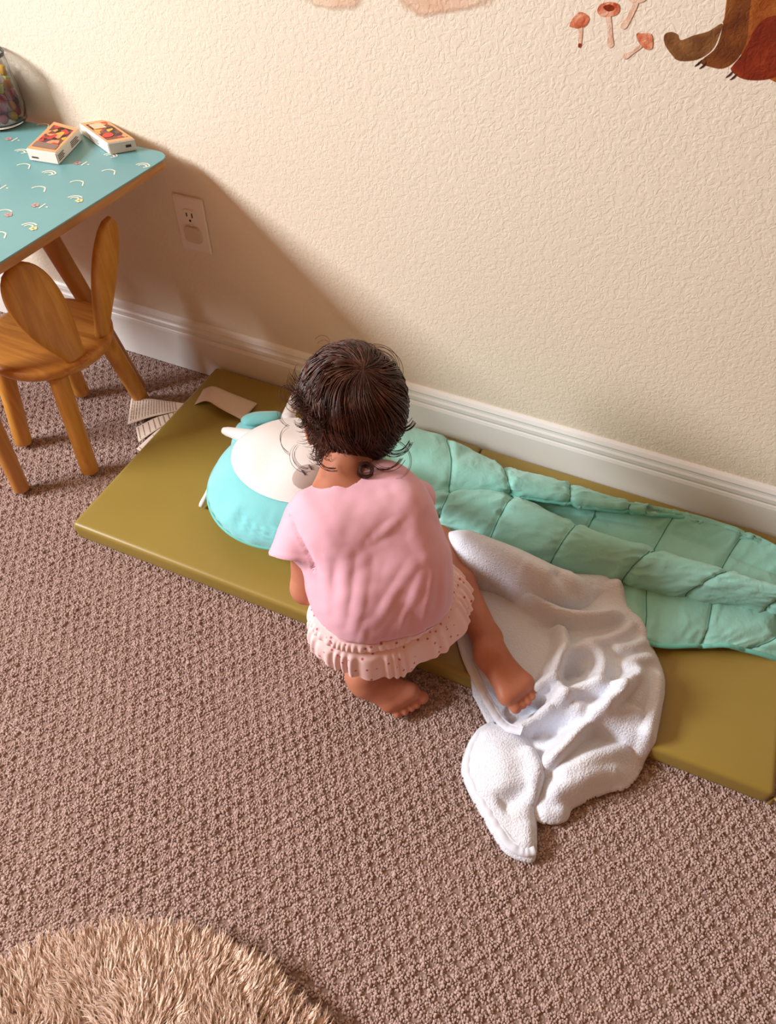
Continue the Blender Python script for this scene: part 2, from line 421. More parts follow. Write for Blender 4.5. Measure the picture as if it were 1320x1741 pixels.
# white tags at the mat's left edge
root = at(328, 690, .03)
def tag_sheet(corners, zs, nlines):
    P = [at(x, y, z) for (x, y), z in zip(corners, zs)]
    rows = [[P[0], P[1]], [(P[0]*2+P[3])/3+[0, 0, .004], (P[1]*2+P[2])/3+[0, 0, .004]], [(P[0]+P[3]*2)/3+[0, 0, .002], (P[1]+P[2]*2)/3+[0, 0, .002]], [P[3], P[2]]]
    o = sheet('care_tag', rows, M['paper'], nap, 14, 6, .0006)
    if nlines:
        q = [P[0], P[1], P[2], P[3]]
        bm = bmesh.new()
        G = np.array(rows); 
        for i in range(nlines):
            u = .06+.62*i/nlines*1.15; A = cr(G, np.array([u*3]))[0]
            v = .09
            while v < .88:
                v2 = min(.9, v+random.uniform(.05, .16)); W = (G[3, 0]-G[0, 0]); W = W/np.linalg.norm(W)*.0006
                a = A[0]*(1-v)+A[1]*v; b = A[0]*(1-v2)+A[1]*v2
                bm.faces.new([bm.verts.new(tuple(x+np.array([0, 0, .0014]))) for x in (a-W, b-W, b+W, a+W)]); v = v2+.025
        bmobj('printed_text', bm, M['ink'], o, False)['kind'] = 'stuff'
    return o
tag_sheet([(232, 765-2), (250, 778), (332, 700), (322, 690)], [.004, .004, .035, .037], 3)
tag_sheet([(231, 727), (236, 752), (327, 697), (322, 688)], [.009, .009, .036, .038], 8)
tag_sheet([(223, 677), (217, 722), (330, 692), (325, 687)], [.016, .016, .038, .040], 17)
P = [at(330, 686, .044), at(350, 656, .062), at(438, 686, .050), at(412, 714, .048)]
def L_(a, b, t): return a*(1-t)+b*t
rows = [[at(331, 688, .043), at(346, 662, .043)], [at(352, 682, .062), at(363, 657, .066)], [at(377, 696, .064), at(392, 668, .062)], [at(412, 714, .050), at(438, 686, .050)]]
sheet('folded_tag', rows, M['paper'], nap, 18, 6, .0008)

# ------------------------------------------------------------------ wall outlet
oc = (atw(296.4, 328, WY)+atw(347.7, 339, WY)+atw(312.7, 418, WY)+atw(360, 431, WY))/4
out = empty('wall_outlet', (oc[0], WY, oc[2]), 'white double power outlet plate on the shaded wall beside the table', 'outlet')
bm = bmesh.new(); box(bm, (oc[0]-.035, WY-.006, oc[2]-.057), (oc[0]+.035, WY+.001, oc[2]+.057), .0035, None, 3); bmobj('cover_plate', bm, M['plate'], out)
def rface(cz, rr, y0, y1, mat, name):
    bm = bmesh.new(); pts = []
    for a in np.linspace(0, 2*math.pi, 33)[:-1]: pts.append((max(-1, min(1, 1.15*math.cos(a)))*rr, max(-.84, min(.84, math.sin(a)))*rr))
    lo = [bm.verts.new((oc[0]+x, y0, cz+z)) for x, z in pts]; hi = [bm.verts.new((oc[0]+x*.94, y1, cz+z*.94)) for x, z in pts]
    bm.faces.new(hi); n = len(pts)
    for i in range(n): bm.faces.new((lo[i], lo[(i+1) % n], hi[(i+1) % n], hi[i]))
    return bmobj(name, bm, mat, out, False)
rface(oc[2]+.019, .0165, WY-.005, WY-.0085, M['plate'], 'receptacle')
f2 = rface(oc[2]-.020, .0205, WY-.005, WY-.011, M['plug_cover'], 'plug_cover'); f2['label'] = 'beige plastic safety cover over the lower socket'
bm = bmesh.new()
for dx, h in ((-.006, .0075), (.0065, .0095)): box(bm, (oc[0]+dx-.0011, WY-.0092, oc[2]+.022-h/2), (oc[0]+dx+.0011, WY-.008, oc[2]+.022+h/2))
r = bmesh.ops.create_cone(bm, cap_ends=True, segments=12, radius1=.0024, radius2=.0024, depth=.0012, matrix=Matrix.Translation((oc[0], WY-.0086, oc[2]+.0105)) @ Matrix.Rotation(math.pi/2, 4, 'X'))
bmobj('socket_slots', bm, M['slot'], out, False)
bm = bmesh.new(); bmesh.ops.create_uvsphere(bm, u_segments=10, v_segments=6, radius=.0026, matrix=Matrix.Translation((oc[0], WY-.0062, oc[2]-.0005))); bmobj('screw', bm, M['plate'], out)

# ------------------------------------------------------------------ wall decals (flat prints on the wall)
DEP = [0]
def decal_poly(name, px, mat, parent=None, grow=0, fade=False, step=.0):
    DEP[0] += 1; y = WY-.0004-.00003*DEP[0]
    pts = np.array([atw(x, yy, WY) for x, yy in px]); 
    k = len(pts); t = np.linspace(0, k, k*6+1)[:-1]; Q = np.concatenate([pts[-1:], pts, pts[:2]]); q = cr(Q, t+1)
    V = [(p[0], y, p[2]) for p in q]
    return pyd(name, V, [tuple(range(len(V)))[::-1]], mat, parent, False)
br = empty('bear_wall_decal', tuple(atw(1250, 80, WY)), 'brown watercolour bear decal on the wall at the upper right', 'decal')
decal_poly('body', [(1262, -60), (1240, -20), (1236, 0), (1232, 30), (1230, 40), (1245, 60), (1262, 95), (1272, 110), (1300, 128), (1330, 142), (1420, 150), (1520, 60), (1500, -90), (1400, -160), (1310, -130)], M['bear'], br)
decal_poly('hind_leg', [(1272, 75), (1262, 92), (1246, 112), (1243, 118), (1252, 128), (1268, 135), (1295, 136), (1325, 130), (1400, 110), (1420, 60), (1370, 25), (1310, 28), (1285, 48)], M['bear_dark'], br)
decal_poly('front_leg', [(1240, -15), (1236, 10), (1231, 38), (1218, 80), (1192, 105), (1210, 114), (1230, 116), (1250, 104), (1264, 84), (1272, 60), (1274, 30), (1276, -20)], M['bear_fore2'], br)
decal_poly('outstretched_arm', [(1130, 60), (1131, 75), (1142, 92), (1155, 103), (1185, 101), (1210, 85), (1222, 62), (1228, 40), (1205, 53), (1180, 60), (1158, 68), (1152, 58), (1140, 54)], M['bear_fore'], br)
for x, y_ in ((1186, 107), (1194, 111), (1239, 126), (1246, 130)):
    decal_poly('claw', [(x-5, y_+6), (x+8, y_-6), (x+4, y_+2)], M['claw'], br)
# arm base outline strip
mush = [('pale red mushroom decal left of the other mushrooms on the wall', [(969, 43), (975, 30), (988, 20), (1002, 29), (998, 42), (985, 48), (972, 46)], [(985, 48), (991, 47), (990, 68), (988, 80), (984, 80), (984, 66)]),
        ('tall round-capped mushroom decal with a dark centre, on the wall', [(1016, 18), (1022, 7), (1038, 3), (1053, 8), (1052, 22), (1038, 28), (1022, 27)], [(1031, 28), (1039, 28), (1042, 60), (1044, 76), (1037, 81), (1033, 74), (1034, 58)]),
        ('pale slanting mushroom decal cut by the top of the view', [(1068, -8), (1085, -16), (1100, -6), (1094, 3), (1078, 5), (1070, 0)], [(1078, 4), (1086, 6), (1070, 40), (1063, 49), (1056, 47), (1058, 38), (1068, 26)]),
        ('small tipped-over red mushroom decal nearest the bear', [(1083, 57), (1092, 56), (1108, 58), (1110, 80), (1100, 84), (1090, 76), (1085, 68)], [(1088, 76), (1092, 80), (1076, 92), (1066, 100), (1060, 98), (1062, 92), (1076, 86)])]
for i, (lb, cap, stem) in enumerate(mush):
    c0 = atw(*cap[0], WY); mr = empty('mushroom_wall_decal', (c0[0], WY, c0[2]), lb, 'decal', 'mushroom decals on the wall')
    decal_poly('stem', stem, M['mush_stem'], mr); decal_poly('cap', cap, M['mush_pale'] if i == 2 else M['mush_cap'], mr)
    if i == 1: decal_poly('cap_centre', [(1026, 12), (1036, 7), (1045, 11), (1044, 17), (1034, 19)], M['bear_dark'], mr)
    if i == 0: decal_poly('stem_tip', [(984, 74), (989, 74), (988, 80), (984, 80)], M['bear_dark'], mr)
for lb, poly in (('left faint tan watercolour cloud decal at the top of the wall', [(480, -70), (500, -10), (520, 8), (548, 16), (575, 20), (600, 17), (615, 8), (625, -20), (610, -75), (540, -95)]),
                 ('right faint tan watercolour cloud decal at the top of the wall', [(655, -60), (672, 0), (690, 20), (715, 31), (740, 27), (775, 22), (810, 20), (838, 8), (855, -25), (820, -80), (720, -95)])):
    DEP[0] += 1; pts = np.array([atw(x, y, WY) for x, y in poly]); cen = pts.mean(0); k = len(pts)
    q = cr(np.concatenate([pts[-1:], pts, pts[:2]]), np.linspace(0, k, k*6+1)[:-1]+1)
    V = []; F = []; fa = []; n = len(q); rings = 8
    for r_ in range(rings+1):
        s = 1-r_/rings
        for p in q: v = cen+(p-cen)*s; V.append((v[0], WY-.0004-.00003*DEP[0], v[2])); fa.append(min(.9, r_/rings*1.6))
    o = pyd('cloud_wall_decal', V, gridfaces(rings+1, n, 0, True), M['cloud'], None, False)
    a = o.data.attributes.new('fade', 'FLOAT', 'POINT'); a.data.foreach_set('value', fa)
    setp(o, lb, 'decal', 'cloud decals on the wall')

# ------------------------------------------------------------------ table
TZ = .538; tx1 = -.885
tbl = empty('play_table', (-1.3, .8, 0), 'low teal play table with printed top and wooden edge in the corner', 'table')
def rrect(x0, x1, y0, y1, r, n=8):
    P = []
    for cx, cy, a0 in ((x1-r, y1-r, 0), (x0+r, y1-r, 90), (x0+r, y0+r, 180), (x1-r, y0+r, 270)):
        for a in np.linspace(a0, a0+90, n): P.append((cx+r*math.cos(math.radians(a)), cy+r*math.sin(math.radians(a))))
    return P
def plate(name, P, z0, z1, mat, parent, bev=.001):
    V = [(x, y, z0) for x, y in P]+[(x, y, z1-bev) for x, y in P]
    c = np.mean(P, 0); V += [(x-(x-c[0])/np.hypot(x-c[0], y-c[1])*bev, y-(y-c[1])/np.hypot(x-c[0], y-c[1])*bev, z1) for x, y in P]
    n = len(P); F = [tuple(range(n))[::-1], tuple(range(2*n, 3*n))]
    for s in (0, n):
        for i in range(n): F.append((s+i, s+(i+1) % n, s+n+(i+1) % n, s+n+i))
    return pyd(name, V, F, mat, parent, False)
def skew(P):   # the right-hand edge runs slightly to the left towards the room
    return [(x-.06*(1.09-y), y) for x, y in P]
plate('tabletop', skew(rrect(-1.62, tx1, .6, 1.092, .03)), TZ-.002, TZ, M['teal_top'], tbl)
bm_ = plate('table_board', skew(rrect(-1.617, tx1-.003, .603, 1.089, .028)), TZ-.018, TZ-.002, M['wood_edge'], tbl)
for a, b in (((-1.11, .92, TZ-.018), (-1.045, .995, .001)), ((-1.12, .69, TZ-.018), (-1.074, .625, .001)), ((-1.45, .92, TZ-.018), (-1.51, .995, .001)), ((-1.45, .69, TZ-.018), (-1.51, .625, .001))):
    round_rod('leg', a, b, .021, .016, M['wood_dark'], tbl)
# printed rainbows, flowers and bows on the tabletop
spots = [(85, 295, 0), (187, 293, 1), (190, 265, 0), (245, 282, 0), (68, 322, 1), (133, 312, 1), (130, 338, 2), (52, 385, 2), (10, 362, 3), (72, 350, 4), (5, 318, 4), (25, 237, 4), (38, 258, 0), (42, 283, 1), (143, 278, 4), (75, 214, 1), (0, 400, 1), (-40, 340, 0), (-30, 290, 4)]
for sx, sy, kd in spots:
    c = at(sx, sy, TZ+.0004); bm = bmesh.new(); bm2 = None; R_ = .0135
    def strip(pts, wd, bm):
        pts = [np.array(p) for p in pts]; q = []
        for i, p in enumerate(pts):
            d = pts[min(i+1, len(pts)-1)]-pts[max(i-1, 0)]; d = np.array([-d[1], d[0]]); d = d/np.linalg.norm(d)*wd/2
            q.append((bm.verts.new((c[0]+p[0]+d[0], c[1]+p[1]+d[1], c[2])), bm.verts.new((c[0]+p[0]-d[0], c[1]+p[1]-d[1], c[2]))))
        for i in range(len(q)-1): bm.faces.new((q[i][0], q[i+1][0], q[i+1][1], q[i][1]))
    if kd in (0, 1, 2, 3):
        for rr in ((R_, R_*.6) if kd in (0, 2) else (R_,)):
            strip([(-rr*math.cos(a)-.002, rr*math.sin(a)-.004) for a in np.linspace(.1, 2.2 if kd else 2.7, 9)], .0026, bm)
        if kd == 1: strip([(.012, -.004), (.006, .006)], .0025, bm)
        if kd in (0, 3): strip([(.002, -.006), (.010, .002)], .0025, bm)
    if kd == 4: strip([(0, -.008), (0, .008)], .0025, bm); strip([(-.011, 0), (-.007, 0)], .0025, bm); strip([(.007, 0), (.011, 0)], .0025, bm)
    bmobj('printed_motif', bm, M['print_white'], tbl, False)
    if kd in (2, 3, 4):
        bm = bmesh.new()
        for a in range(5):
            an = a*2*math.pi/5; bmesh.ops.create_circle(bm, cap_ends=True, segments=10, radius=.0028, matrix=Matrix.Translation((c[0]+.008+.004*math.cos(an)-(.02 if kd == 4 else 0), c[1]-.003+.004*math.sin(an), c[2]+.0002)))
        bmobj('printed_flower', bm, M['print_cream'] if kd == 2 else M['print_pink'], tbl, False)

# ------------------------------------------------------------------ chair with ear-shaped back
CX, CY, SZ = -1.062, .822, .268
ch = empty('ear_back_chair', (CX, CY, 0), 'round-seated wooden toddler chair with two rabbit-ear backrests beside the teal table', 'chair')
bm = bmesh.new(); pr = [(.0, -.026), (.108, -.026), (.119, -.022), (.124, -.012), (.125, -.005), (.121, 0), (.112, .0015), (.09, -.001), (.0, -.003)]
rings = []
for r_, z in pr[1:-1]:
    rings.append([bm.verts.new((CX+r_*math.cos(a), CY+r_*math.sin(a), SZ+z)) for a in np.linspace(0, 2*math.pi, 65)[:-1]])
for i in range(len(rings)-1):
    for j in range(64): bm.faces.new((rings[i][j], rings[i][(j+1) % 64], rings[i+1][(j+1) % 64], rings[i+1][j]))
bm.faces.new(rings[0][::-1]); bm.faces.new(rings[-1]); bmobj('seat', bm, M['wood_seat'], ch)
for dx, dy in ((.07, -.068), (.062, .075), (-.078, -.06), (-.07, .072)):
    fx, fy = (CX+dx*1.28-.006, CY+dy*1.42)
    if dx > 0 and dy > 0: fx, fy = -1.015, .962
    round_rod('leg', (CX+dx, CY+dy, SZ-.022), (fx, fy, .001), .0185, .0180, M['wood'], ch)
def ear(base, top, wmax, th, facing, curl=0.):
    base = np.array(base); top = np.array(top); ax = top-base; L = np.linalg.norm(ax); u = ax/L
    f = np.array(facing, float); f -= u*f.dot(u); f /= np.linalg.norm(f); s = np.cross(u, f); bm = bmesh.new(); rings = []
    for t in np.linspace(0, 1, 26):
        # width profile: narrow foot, wide above the middle, round tip
        wv = wmax*(.42+.58*math.sin(min(1, t/.62)*math.pi/2)**1.3) if t < .62 else wmax*math.sqrt(max(0, 1-((t-.62)/.38)**2.2))
        wv = max(wv, .001); hh = th*min(1, .35+.65*math.sqrt(max(0, 1-max(0, (t-.85)/.15)**2))) if t > .85 else th
        c = base+ax*t+f*curl*math.sin(t*math.pi)*.5
        ring = []
        for a in np.linspace(0, 2*math.pi, 25)[:-1]:
            ca, sa = math.cos(a), math.sin(a); ring.append(bm.verts.new(tuple(c+s*wv*np.sign(ca)*abs(ca)**.75+f*hh*np.sign(sa)*abs(sa)**.75)))
        rings.append(ring)
    for i in range(len(rings)-1):
        for j in range(24): bm.faces.new((rings[i][j], rings[i][(j+1) % 24], rings[i+1][(j+1) % 24], rings[i+1][j]))
    bm.faces.new(rings[0][::-1]); bm.faces.new(rings[-1]); return bmobj('ear_backrest', bm, M['wood'], ch)
def towards_table(ang): return (math.cos(ang), math.sin(ang), 0)
ear((-.962, .787, SZ-.003), at(16, 452, .475), .050, .0105, (1, -.25, .25), -.006)
ear((-.962, .862, SZ-.003), at(186, 368, .475), .034, .0105, (1, .05, .0), -.006)

# ------------------------------------------------------------------ boxes on the table
def crayon_box(name, base4, h, label, open_top):
    """base4: four base corners (a near-left, b near-right, c far-right, d far-left)"""
    c = np.mean(base4, 0); e = empty(name, (c[0], c[1], TZ+.0005), label, 'box', 'small boxes on the teal table')
    a, b, cc, d = [np.array(p) for p in base4]; up = np.array([0, 0, h])
    V = [a, b, cc, d, a+up, b+up, cc+up, d+up]; V = [v+[0, 0, .0006] for v in V]
    bm = bmesh.new(); vs_ = [bm.verts.new(tuple(v)) for v in V]
    for f in ((3, 2, 1, 0), (4, 5, 6, 7), (0, 1, 5, 4), (1, 2, 6, 5), (2, 3, 7, 6), (3, 0, 4, 7)): bm.faces.new([vs_[i] for i in f])
    bmesh.ops.bevel(bm, geom=list(bm.edges), offset=.0012, segments=2, affect='EDGES'); bmobj('carton', bm, M['card'], e, False)
    T = [V[i]+np.array([0, 0, .0004]) for i in (4, 5, 6, 7)]; m = sum(T)/4
    def ins(k): return [m+(t-m)*k for t in T]
    bm = bmesh.new(); bm.faces.new([bm.verts.new(tuple(v)) for v in ins(.96)]); bmobj('top_border', bm, M['orange'], e, False)
    bm = bmesh.new(); bm.faces.new([bm.verts.new(tuple(v+[0, 0, .0003])) for v in ins(.76)]); bmobj('top_picture', bm, M['boxart'], e, False)
    if open_top:
        q = [L_(T[0], T[3], .08), L_(T[1], T[2], .08), L_(T[1], T[2], .30), L_(T[0], T[3], .30)]; mm = sum(q)/4; q = [mm+(x-mm)*.8+[0, 0, .0008] for x in q]
        bm = bmesh.new(); bm.faces.new([bm.verts.new(tuple(v)) for v in q]); bmobj('cut_window', bm, simple('grey_window', '8e7468', rough=.5), e, False)
    else:
        q = [L_(T[0], T[3], .62)*.8+L_(T[1], T[2], .62)*.2, L_(T[0], T[3], .62)*.35+L_(T[1], T[2], .62)*.65, L_(T[0], T[3], .85)*.35+L_(T[1], T[2], .85)*.65, L_(T[0], T[3], .85)*.8+L_(T[1], T[2], .85)*.2]
        bm = bmesh.new(); bm.faces.new([bm.verts.new(tuple(v+[0, 0, .0008])) for v in q]); bmobj('top_patch', bm, simple('peach_patch', 'f3c3a2', rough=.5), e, False)
        cc_ = L_(L_(T[0], T[1], .35), L_(T[3], T[2], .35), .3)
        bm = bmesh.new(); bmesh.ops.create_circle(bm, cap_ends=True, segments=20, radius=.010, matrix=Matrix.Translation(tuple(cc_+[0, 0, .0009]))); bmobj('red_disc', bm, simple('red_disc', 'd8483c', rough=.5), e, False)
    # side printing
    bm = bmesh.new()
    def side(p, q, u0, u1, v0, v1):
        nrm = np.cross(q-p, up); nrm /= np.linalg.norm(nrm)
        X = [p+(q-p)*u+up*v+nrm*.0006 for u, v in ((u0, v0), (u1, v0), (u1, v1), (u0, v1))]; bm.faces.new([bm.verts.new(tuple(x+[0, 0, .0006])) for x in X])
    side(a, b, .12, .34, .28, .42) if open_top else side(a, b, .62, .82, .40, .62)
    for rr in range(4):
        if open_top:
            side(b, cc, .04, .24+.03*(rr % 2), .25+.14*rr, .32+.14*rr); side(b, cc, .55, .86-.04*(rr % 2), .25+.14*rr, .32+.14*rr)
        else: side(d, a, .3, .62+.04*(rr % 2), .2+.12*rr, .25+.12*rr)
    bmobj('side_printing', bm, M['ink'], e, False)['kind'] = 'stuff'
def rect_on(c, ux, w_, l_, z):
    ux = np.array(ux, float); ux /= np.linalg.norm(ux); uy = np.array([-ux[1], ux[0]])
    return [np.array([c[0]+ux[0]*a+uy[0]*b, c[1]+ux[1]*a+uy[1]*b, z]) for a, b in ((-w_/2, -l_/2), (w_/2, -l_/2), (w_/2, l_/2), (-w_/2, l_/2))]
crayon_box('crayon_box', [at(51, 273, TZ), at(101, 281, TZ), at(141, 238, TZ), at(98, 226, TZ)], .020, 'opened crayon box with a torn top, the left of the two beside the jar', True)
crayon_box('crayon_box', [at(188, 264, TZ), at(234, 256, TZ), at(234, 256, TZ)+at(140, 229, TZ)-at(188, 264, TZ), at(140, 229, TZ)], .020, 'closed crayon box with orange printed top, the right one nearer the table corner', False)

# ------------------------------------------------------------------ glass jar with bits
jc = at(3, 208, TZ); jc = np.array([jc[0], jc[1], TZ+.001]); JR = .050; JH = .118
jar = empty('glass_jar', tuple(jc), 'clear glass jar full of colourful bits standing on the teal table', 'jar')
bm = bmesh.new(); pr = [(.0001, 0), (JR-.006, 0), (JR, .006), (JR+.003, .03), (JR, .07), (JR-.004, JH-.006), (JR-.002, JH), (JR-.005, JH+.001), (JR-.008, JH-.006), (JR-.004, .07), (JR-.001, .03), (JR-.005, .010), (JR-.01, .006), (.0001, .006)]
rings = [[bm.verts.new((jc[0]+r_*math.cos(a), jc[1]+r_*math.sin(a), jc[2]+z)) for a in np.linspace(0, 2*math.pi, 49)[:-1]] for r_, z in pr]
for i in range(len(rings)-1):
    for j in range(48): bm.faces.new((rings[i][j], rings[i][(j+1) % 48], rings[i+1][(j+1) % 48], rings[i+1][j]))
bmobj('jar_body', bm, M['glass'], jar)
bm = bmesh.new(); bmesh.ops.create_icosphere(bm, subdivisions=2, radius=.0085)
bead_me = bpy.data.meshes.new('bead'); bm.to_mesh(bead_me); bm.free()
bm = bmesh.new(); box(bm, (-.007, -.007, -.013), (.007, .007, .013), .003, None, 2); blk_me = bpy.data.meshes.new('block'); bm.to_mesh(blk_me); bm.free()
for m_ in (bead_me, blk_me): m_.polygons.foreach_set('use_smooth', [True]*len(m_.polygons))
variants = {}
cnt = 0
for lay in range(5):
    z = jc[2]+.0165+lay*.0168
    for ringr, nn in ((.0355, 11), (.018, 6), (0, 1)):
        for q in range(nn):
            a = 2*math.pi*q/nn+lay*.7; ci = random.choice([0, 0, 1, 5, 3, 6, 1] if lay < 3 else [1, 2, 2, 3, 4, 5]); isb = lay < 2 or random.random() < .5
            if lay == 4 and random.random() < .45: continue
            key = (isb, ci)
            if key not in variants:
                me = (bead_me if isb else blk_me).copy(); me.materials.append(PIECE[ci]); variants[key] = me
            o = bpy.data.objects.new('bead' if isb else 'wooden_peg', variants[key]); C.objects.link(o)
            o.location = (jc[0]+ringr*math.cos(a), jc[1]+ringr*math.sin(a), z)
            if not isb: o.rotation_euler = (random.uniform(-.25, .25), random.uniform(-.25, .25), random.uniform(0, 3)); o.scale = (.78, .78, .62)
            setp(o, '%s %s inside the clear glass jar' % (PIECE_NAME[ci], 'round bead' if isb else 'small peg'), 'bead' if isb else 'peg', '%s %s in the jar' % (PIECE_NAME[ci], 'beads' if isb else 'pegs'))

# ------------------------------------------------------------------ carpet pile and rug (countless tufts: stuff)
def scatter(name, pts, rots, scl, sources, parent, mat):
    """one object whose nodes put small tuft meshes on points"""
    me = bpy.data.meshes.new(name); me.from_pydata([tuple(p) for p in pts], [], [])
    for nme, typ, val in (('rot', 'FLOAT_VECTOR', rots.ravel()), ('scl', 'FLOAT_VECTOR', scl.ravel())):
        a = me.attributes.new(nme, typ, 'POINT'); a.data.foreach_set('vector', val.astype(float))
    me.materials.append(mat)
    o = bpy.data.objects.new(name, me); C.objects.link(o)
    ng = bpy.data.node_groups.new(name, 'GeometryNodeTree')
    ng.interface.new_socket('Geometry', in_out='INPUT', socket_type='NodeSocketGeometry'); ng.interface.new_socket('Geometry', in_out='OUTPUT', socket_type='NodeSocketGeometry')
    gi = ng.nodes.new('NodeGroupInput'); go = ng.nodes.new('NodeGroupOutput'); iop = ng.nodes.new('GeometryNodeInstanceOnPoints')
    jn = ng.nodes.new('GeometryNodeJoinGeometry')
    hold = bpy.data.collections.new(name+'_source')
    for s in sources:
        oi = ng.nodes.new('GeometryNodeObjectInfo'); oi.inputs['Object'].default_value = s; oi.inputs['As Instance'].default_value = True
        ng.links.new(oi.outputs['Geometry'], jn.inputs[0])
    ng.links.new(jn.outputs[0], iop.inputs['Instance']); iop.inputs['Pick Instance'].default_value = True
    for nme, sock in (('rot', 'Rotation'), ('scl', 'Scale')):
        na = ng.nodes.new('GeometryNodeInputNamedAttribute'); na.data_type = 'FLOAT_VECTOR'; na.inputs['Name'].default_value = nme
        ng.links.new(na.outputs[0], iop.inputs[sock])
    ng.links.new(gi.outputs[0], iop.inputs['Points']); ng.links.new(iop.outputs[0], go.inputs[0])
    o.modifiers.new('tufts', 'NODES').node_group = ng
    if parent: o.parent = parent; o.matrix_parent_inverse = Matrix.Translation(-Vector(parent.location))
    return o
def tuft_sources(n, r, h, mat, nm):
    out = []
    for k in range(n):
        bm = bmesh.new(); bmesh.ops.create_icosphere(bm, subdivisions=1, radius=r)
        for v in bm.verts:
            q = np.array(v.co)*(1+.14*rng.randn()); v.co = Vector((q[0], q[1], q[2]*h/r))
            an = v.co.z/h*1.0; x, y = v.co.x, v.co.y; v.co.x = x*math.cos(an)-y*math.sin(an); v.co.y = x*math.sin(an)+y*math.cos(an)
        me = bpy.data.meshes.new(nm); bm.to_mesh(me); bm.free(); me.materials.append(mat)
        me.polygons.foreach_set('use_smooth', [True]*len(me.polygons)); out.append(bpy.data.objects.new(nm, me))   # geometry source, never linked to the scene
    return out
SP = .0032
gx = np.arange(-1.62, 1.05, SP); gy = np.arange(-.6, WY-.012, SP)
Xg, Yg = np.meshgrid(gx, gy); Xg = Xg.ravel(); Yg = Yg.ravel(); keep = ~((Xg > mx0+.02) & (Xg < mx1-.02) & (Yg > my0+.02)); Xg = Xg[keep]; Yg = Yg[keep]
Xg = Xg+rng.uniform(-.0014, .0014, len(Xg)); Yg = Yg+rng.uniform(-.0014, .0014, len(Yg))
# woven pattern: staggered short dashes of low loops between plush ones
px_, py_ = .0220, .0165
row = np.floor(Yg/py_); u = (Xg/px_+.5*(row % 2)+.06*vnoise(np.stack([Xg, Yg, 0*Xg], 1), 30, 5)) % 1; v = (Yg/py_) % 1
hole = (np.abs(u-.5) < .24) & (np.abs(v-.5) < .17+.06*rng.rand(len(Xg)))
hole2 = (np.abs(u-.5) < .34) & (np.abs(v-.5) < .30)
hgt = np.where(hole, -.0060, np.where(hole2, -.0014, 0.0))+rng.uniform(-.0006, .0006, len(Xg))+.0010*vnoise(np.stack([Xg, Yg, 0*Xg], 1), 14, 8)
drop = rng.rand(len(Xg)) < np.where(hole, .6, 0.0); k_ = ~drop
pts = np.stack([Xg, Yg, -.0052+hgt], 1)[k_]
n_ = len(pts); rot = np.stack([rng.uniform(-.5, .5, n_), rng.uniform(-.5, .5, n_), rng.uniform(0, 6.28, n_)], 1); sc_ = np.stack([rng.uniform(.8, 1.15, n_)]*2+[rng.uniform(.8, 1.2, n_)], 1)
o = scatter('carpet_pile', pts, rot, sc_, tuft_sources(6, .0025, .0042, M['tuft'], 'tuft'), None, M['tuft'])
setp(o, 'mauve brown cut-and-loop carpet pile covering the whole floor', 'carpet', None, 'stuff')

# rug: circle through four traced points
Pc = np.array([at(0, 1618, .03), at(150, 1572, .03), at(320, 1570, .03), at(450, 1622, .03), at(535, 1715, .03)])[:, :2]
A_ = np.c_[2*Pc, np.ones(5)]; s_ = np.linalg.lstsq(A_, (Pc**2).sum(1), rcond=None)[0]; RC = s_[:2]; RR = math.sqrt(s_[2]+RC@RC)-.012
rug = empty('round_rug', (RC[0], RC[1], 0), 'fluffy round beige faux-fur rug on the carpet in the lower left corner', 'rug')
bm = bmesh.new(); rings = []
for r_, z in ((1.0, 0.001), (1.0, .008), (.985, .012), (.5, .013), (.02, .013)):
    rings.append([bm.verts.new((RC[0]+RR*r_*math.cos(a), RC[1]+RR*r_*math.sin(a), z)) for a in np.linspace(0, 2*math.pi, 97)[:-1]])
for i in range(4):
    for j in range(96): bm.faces.new((rings[i][j], rings[i][(j+1) % 96], rings[i+1][(j+1) % 96], rings[i+1][j]))
bm.faces.new(rings[0][::-1]); bm.faces.new(rings[-1]); bmobj('rug_backing', bm, M['rug_base'], rug)
def fur_sources(n):
    out = []
    for k in range(n):
        bm = bmesh.new()
        for s in range(8):
            ox, oy = rng.uniform(-.0045, .0045, 2); L = rng.uniform(.019, .026); bend = rng.uniform(.8, 1.4); side = rng.uniform(-.25, .25)
            P = []; R = []
            for t in np.linspace(0, 1, 6): 
                an = bend*t*1.1; P.append((ox*(1-.8*t)+L*(1-math.cos(an))*.9*1.0, oy*(1-.85*t)+side*L*t*t+.0018*math.sin(t*6), L*math.sin(min(an, 1.35))*.75+.001*t)); R.append(.0023*(1-t)**.8+.0002)
            tube(bm, P, R, 4, False)
        me = bpy.data.meshes.new('fur_lock'); bm.to_mesh(me); bm.free(); me.materials.append(M['fur']); me.polygons.foreach_set('use_smooth', [True]*len(me.polygons)); out.append(bpy.data.objects.new('fur_lock', me))
    return out
ga = np.arange(-RR, RR, .0064); Xr, Yr = np.meshgrid(ga, ga); Xr = Xr.ravel()+rng.uniform(-.002, .002, Xr.size); Yr = Yr.ravel()+rng.uniform(-.002, .002, Yr.size)
rr_ = np.hypot(Xr, Yr); k_ = rr_ < RR; Xr, Yr, rr_ = Xr[k_], Yr[k_], rr_[k_]
P3 = np.stack([Xr, Yr, 0*Xr], 1)
outw = np.arctan2(Yr, Xr); flow = math.radians(100)+1.1*vnoise(P3, 9, 21)+.9*vnoise(P3, 28, 22)
wgt = np.clip((rr_-RR*.82)/(RR*.18), 0, 1)
ang = np.arctan2((1-wgt)*np.sin(flow)+wgt*1.3*np.sin(outw), (1-wgt)*np.cos(flow)+wgt*1.3*np.cos(outw))
tilt = .25*vnoise(P3, 22, 23)
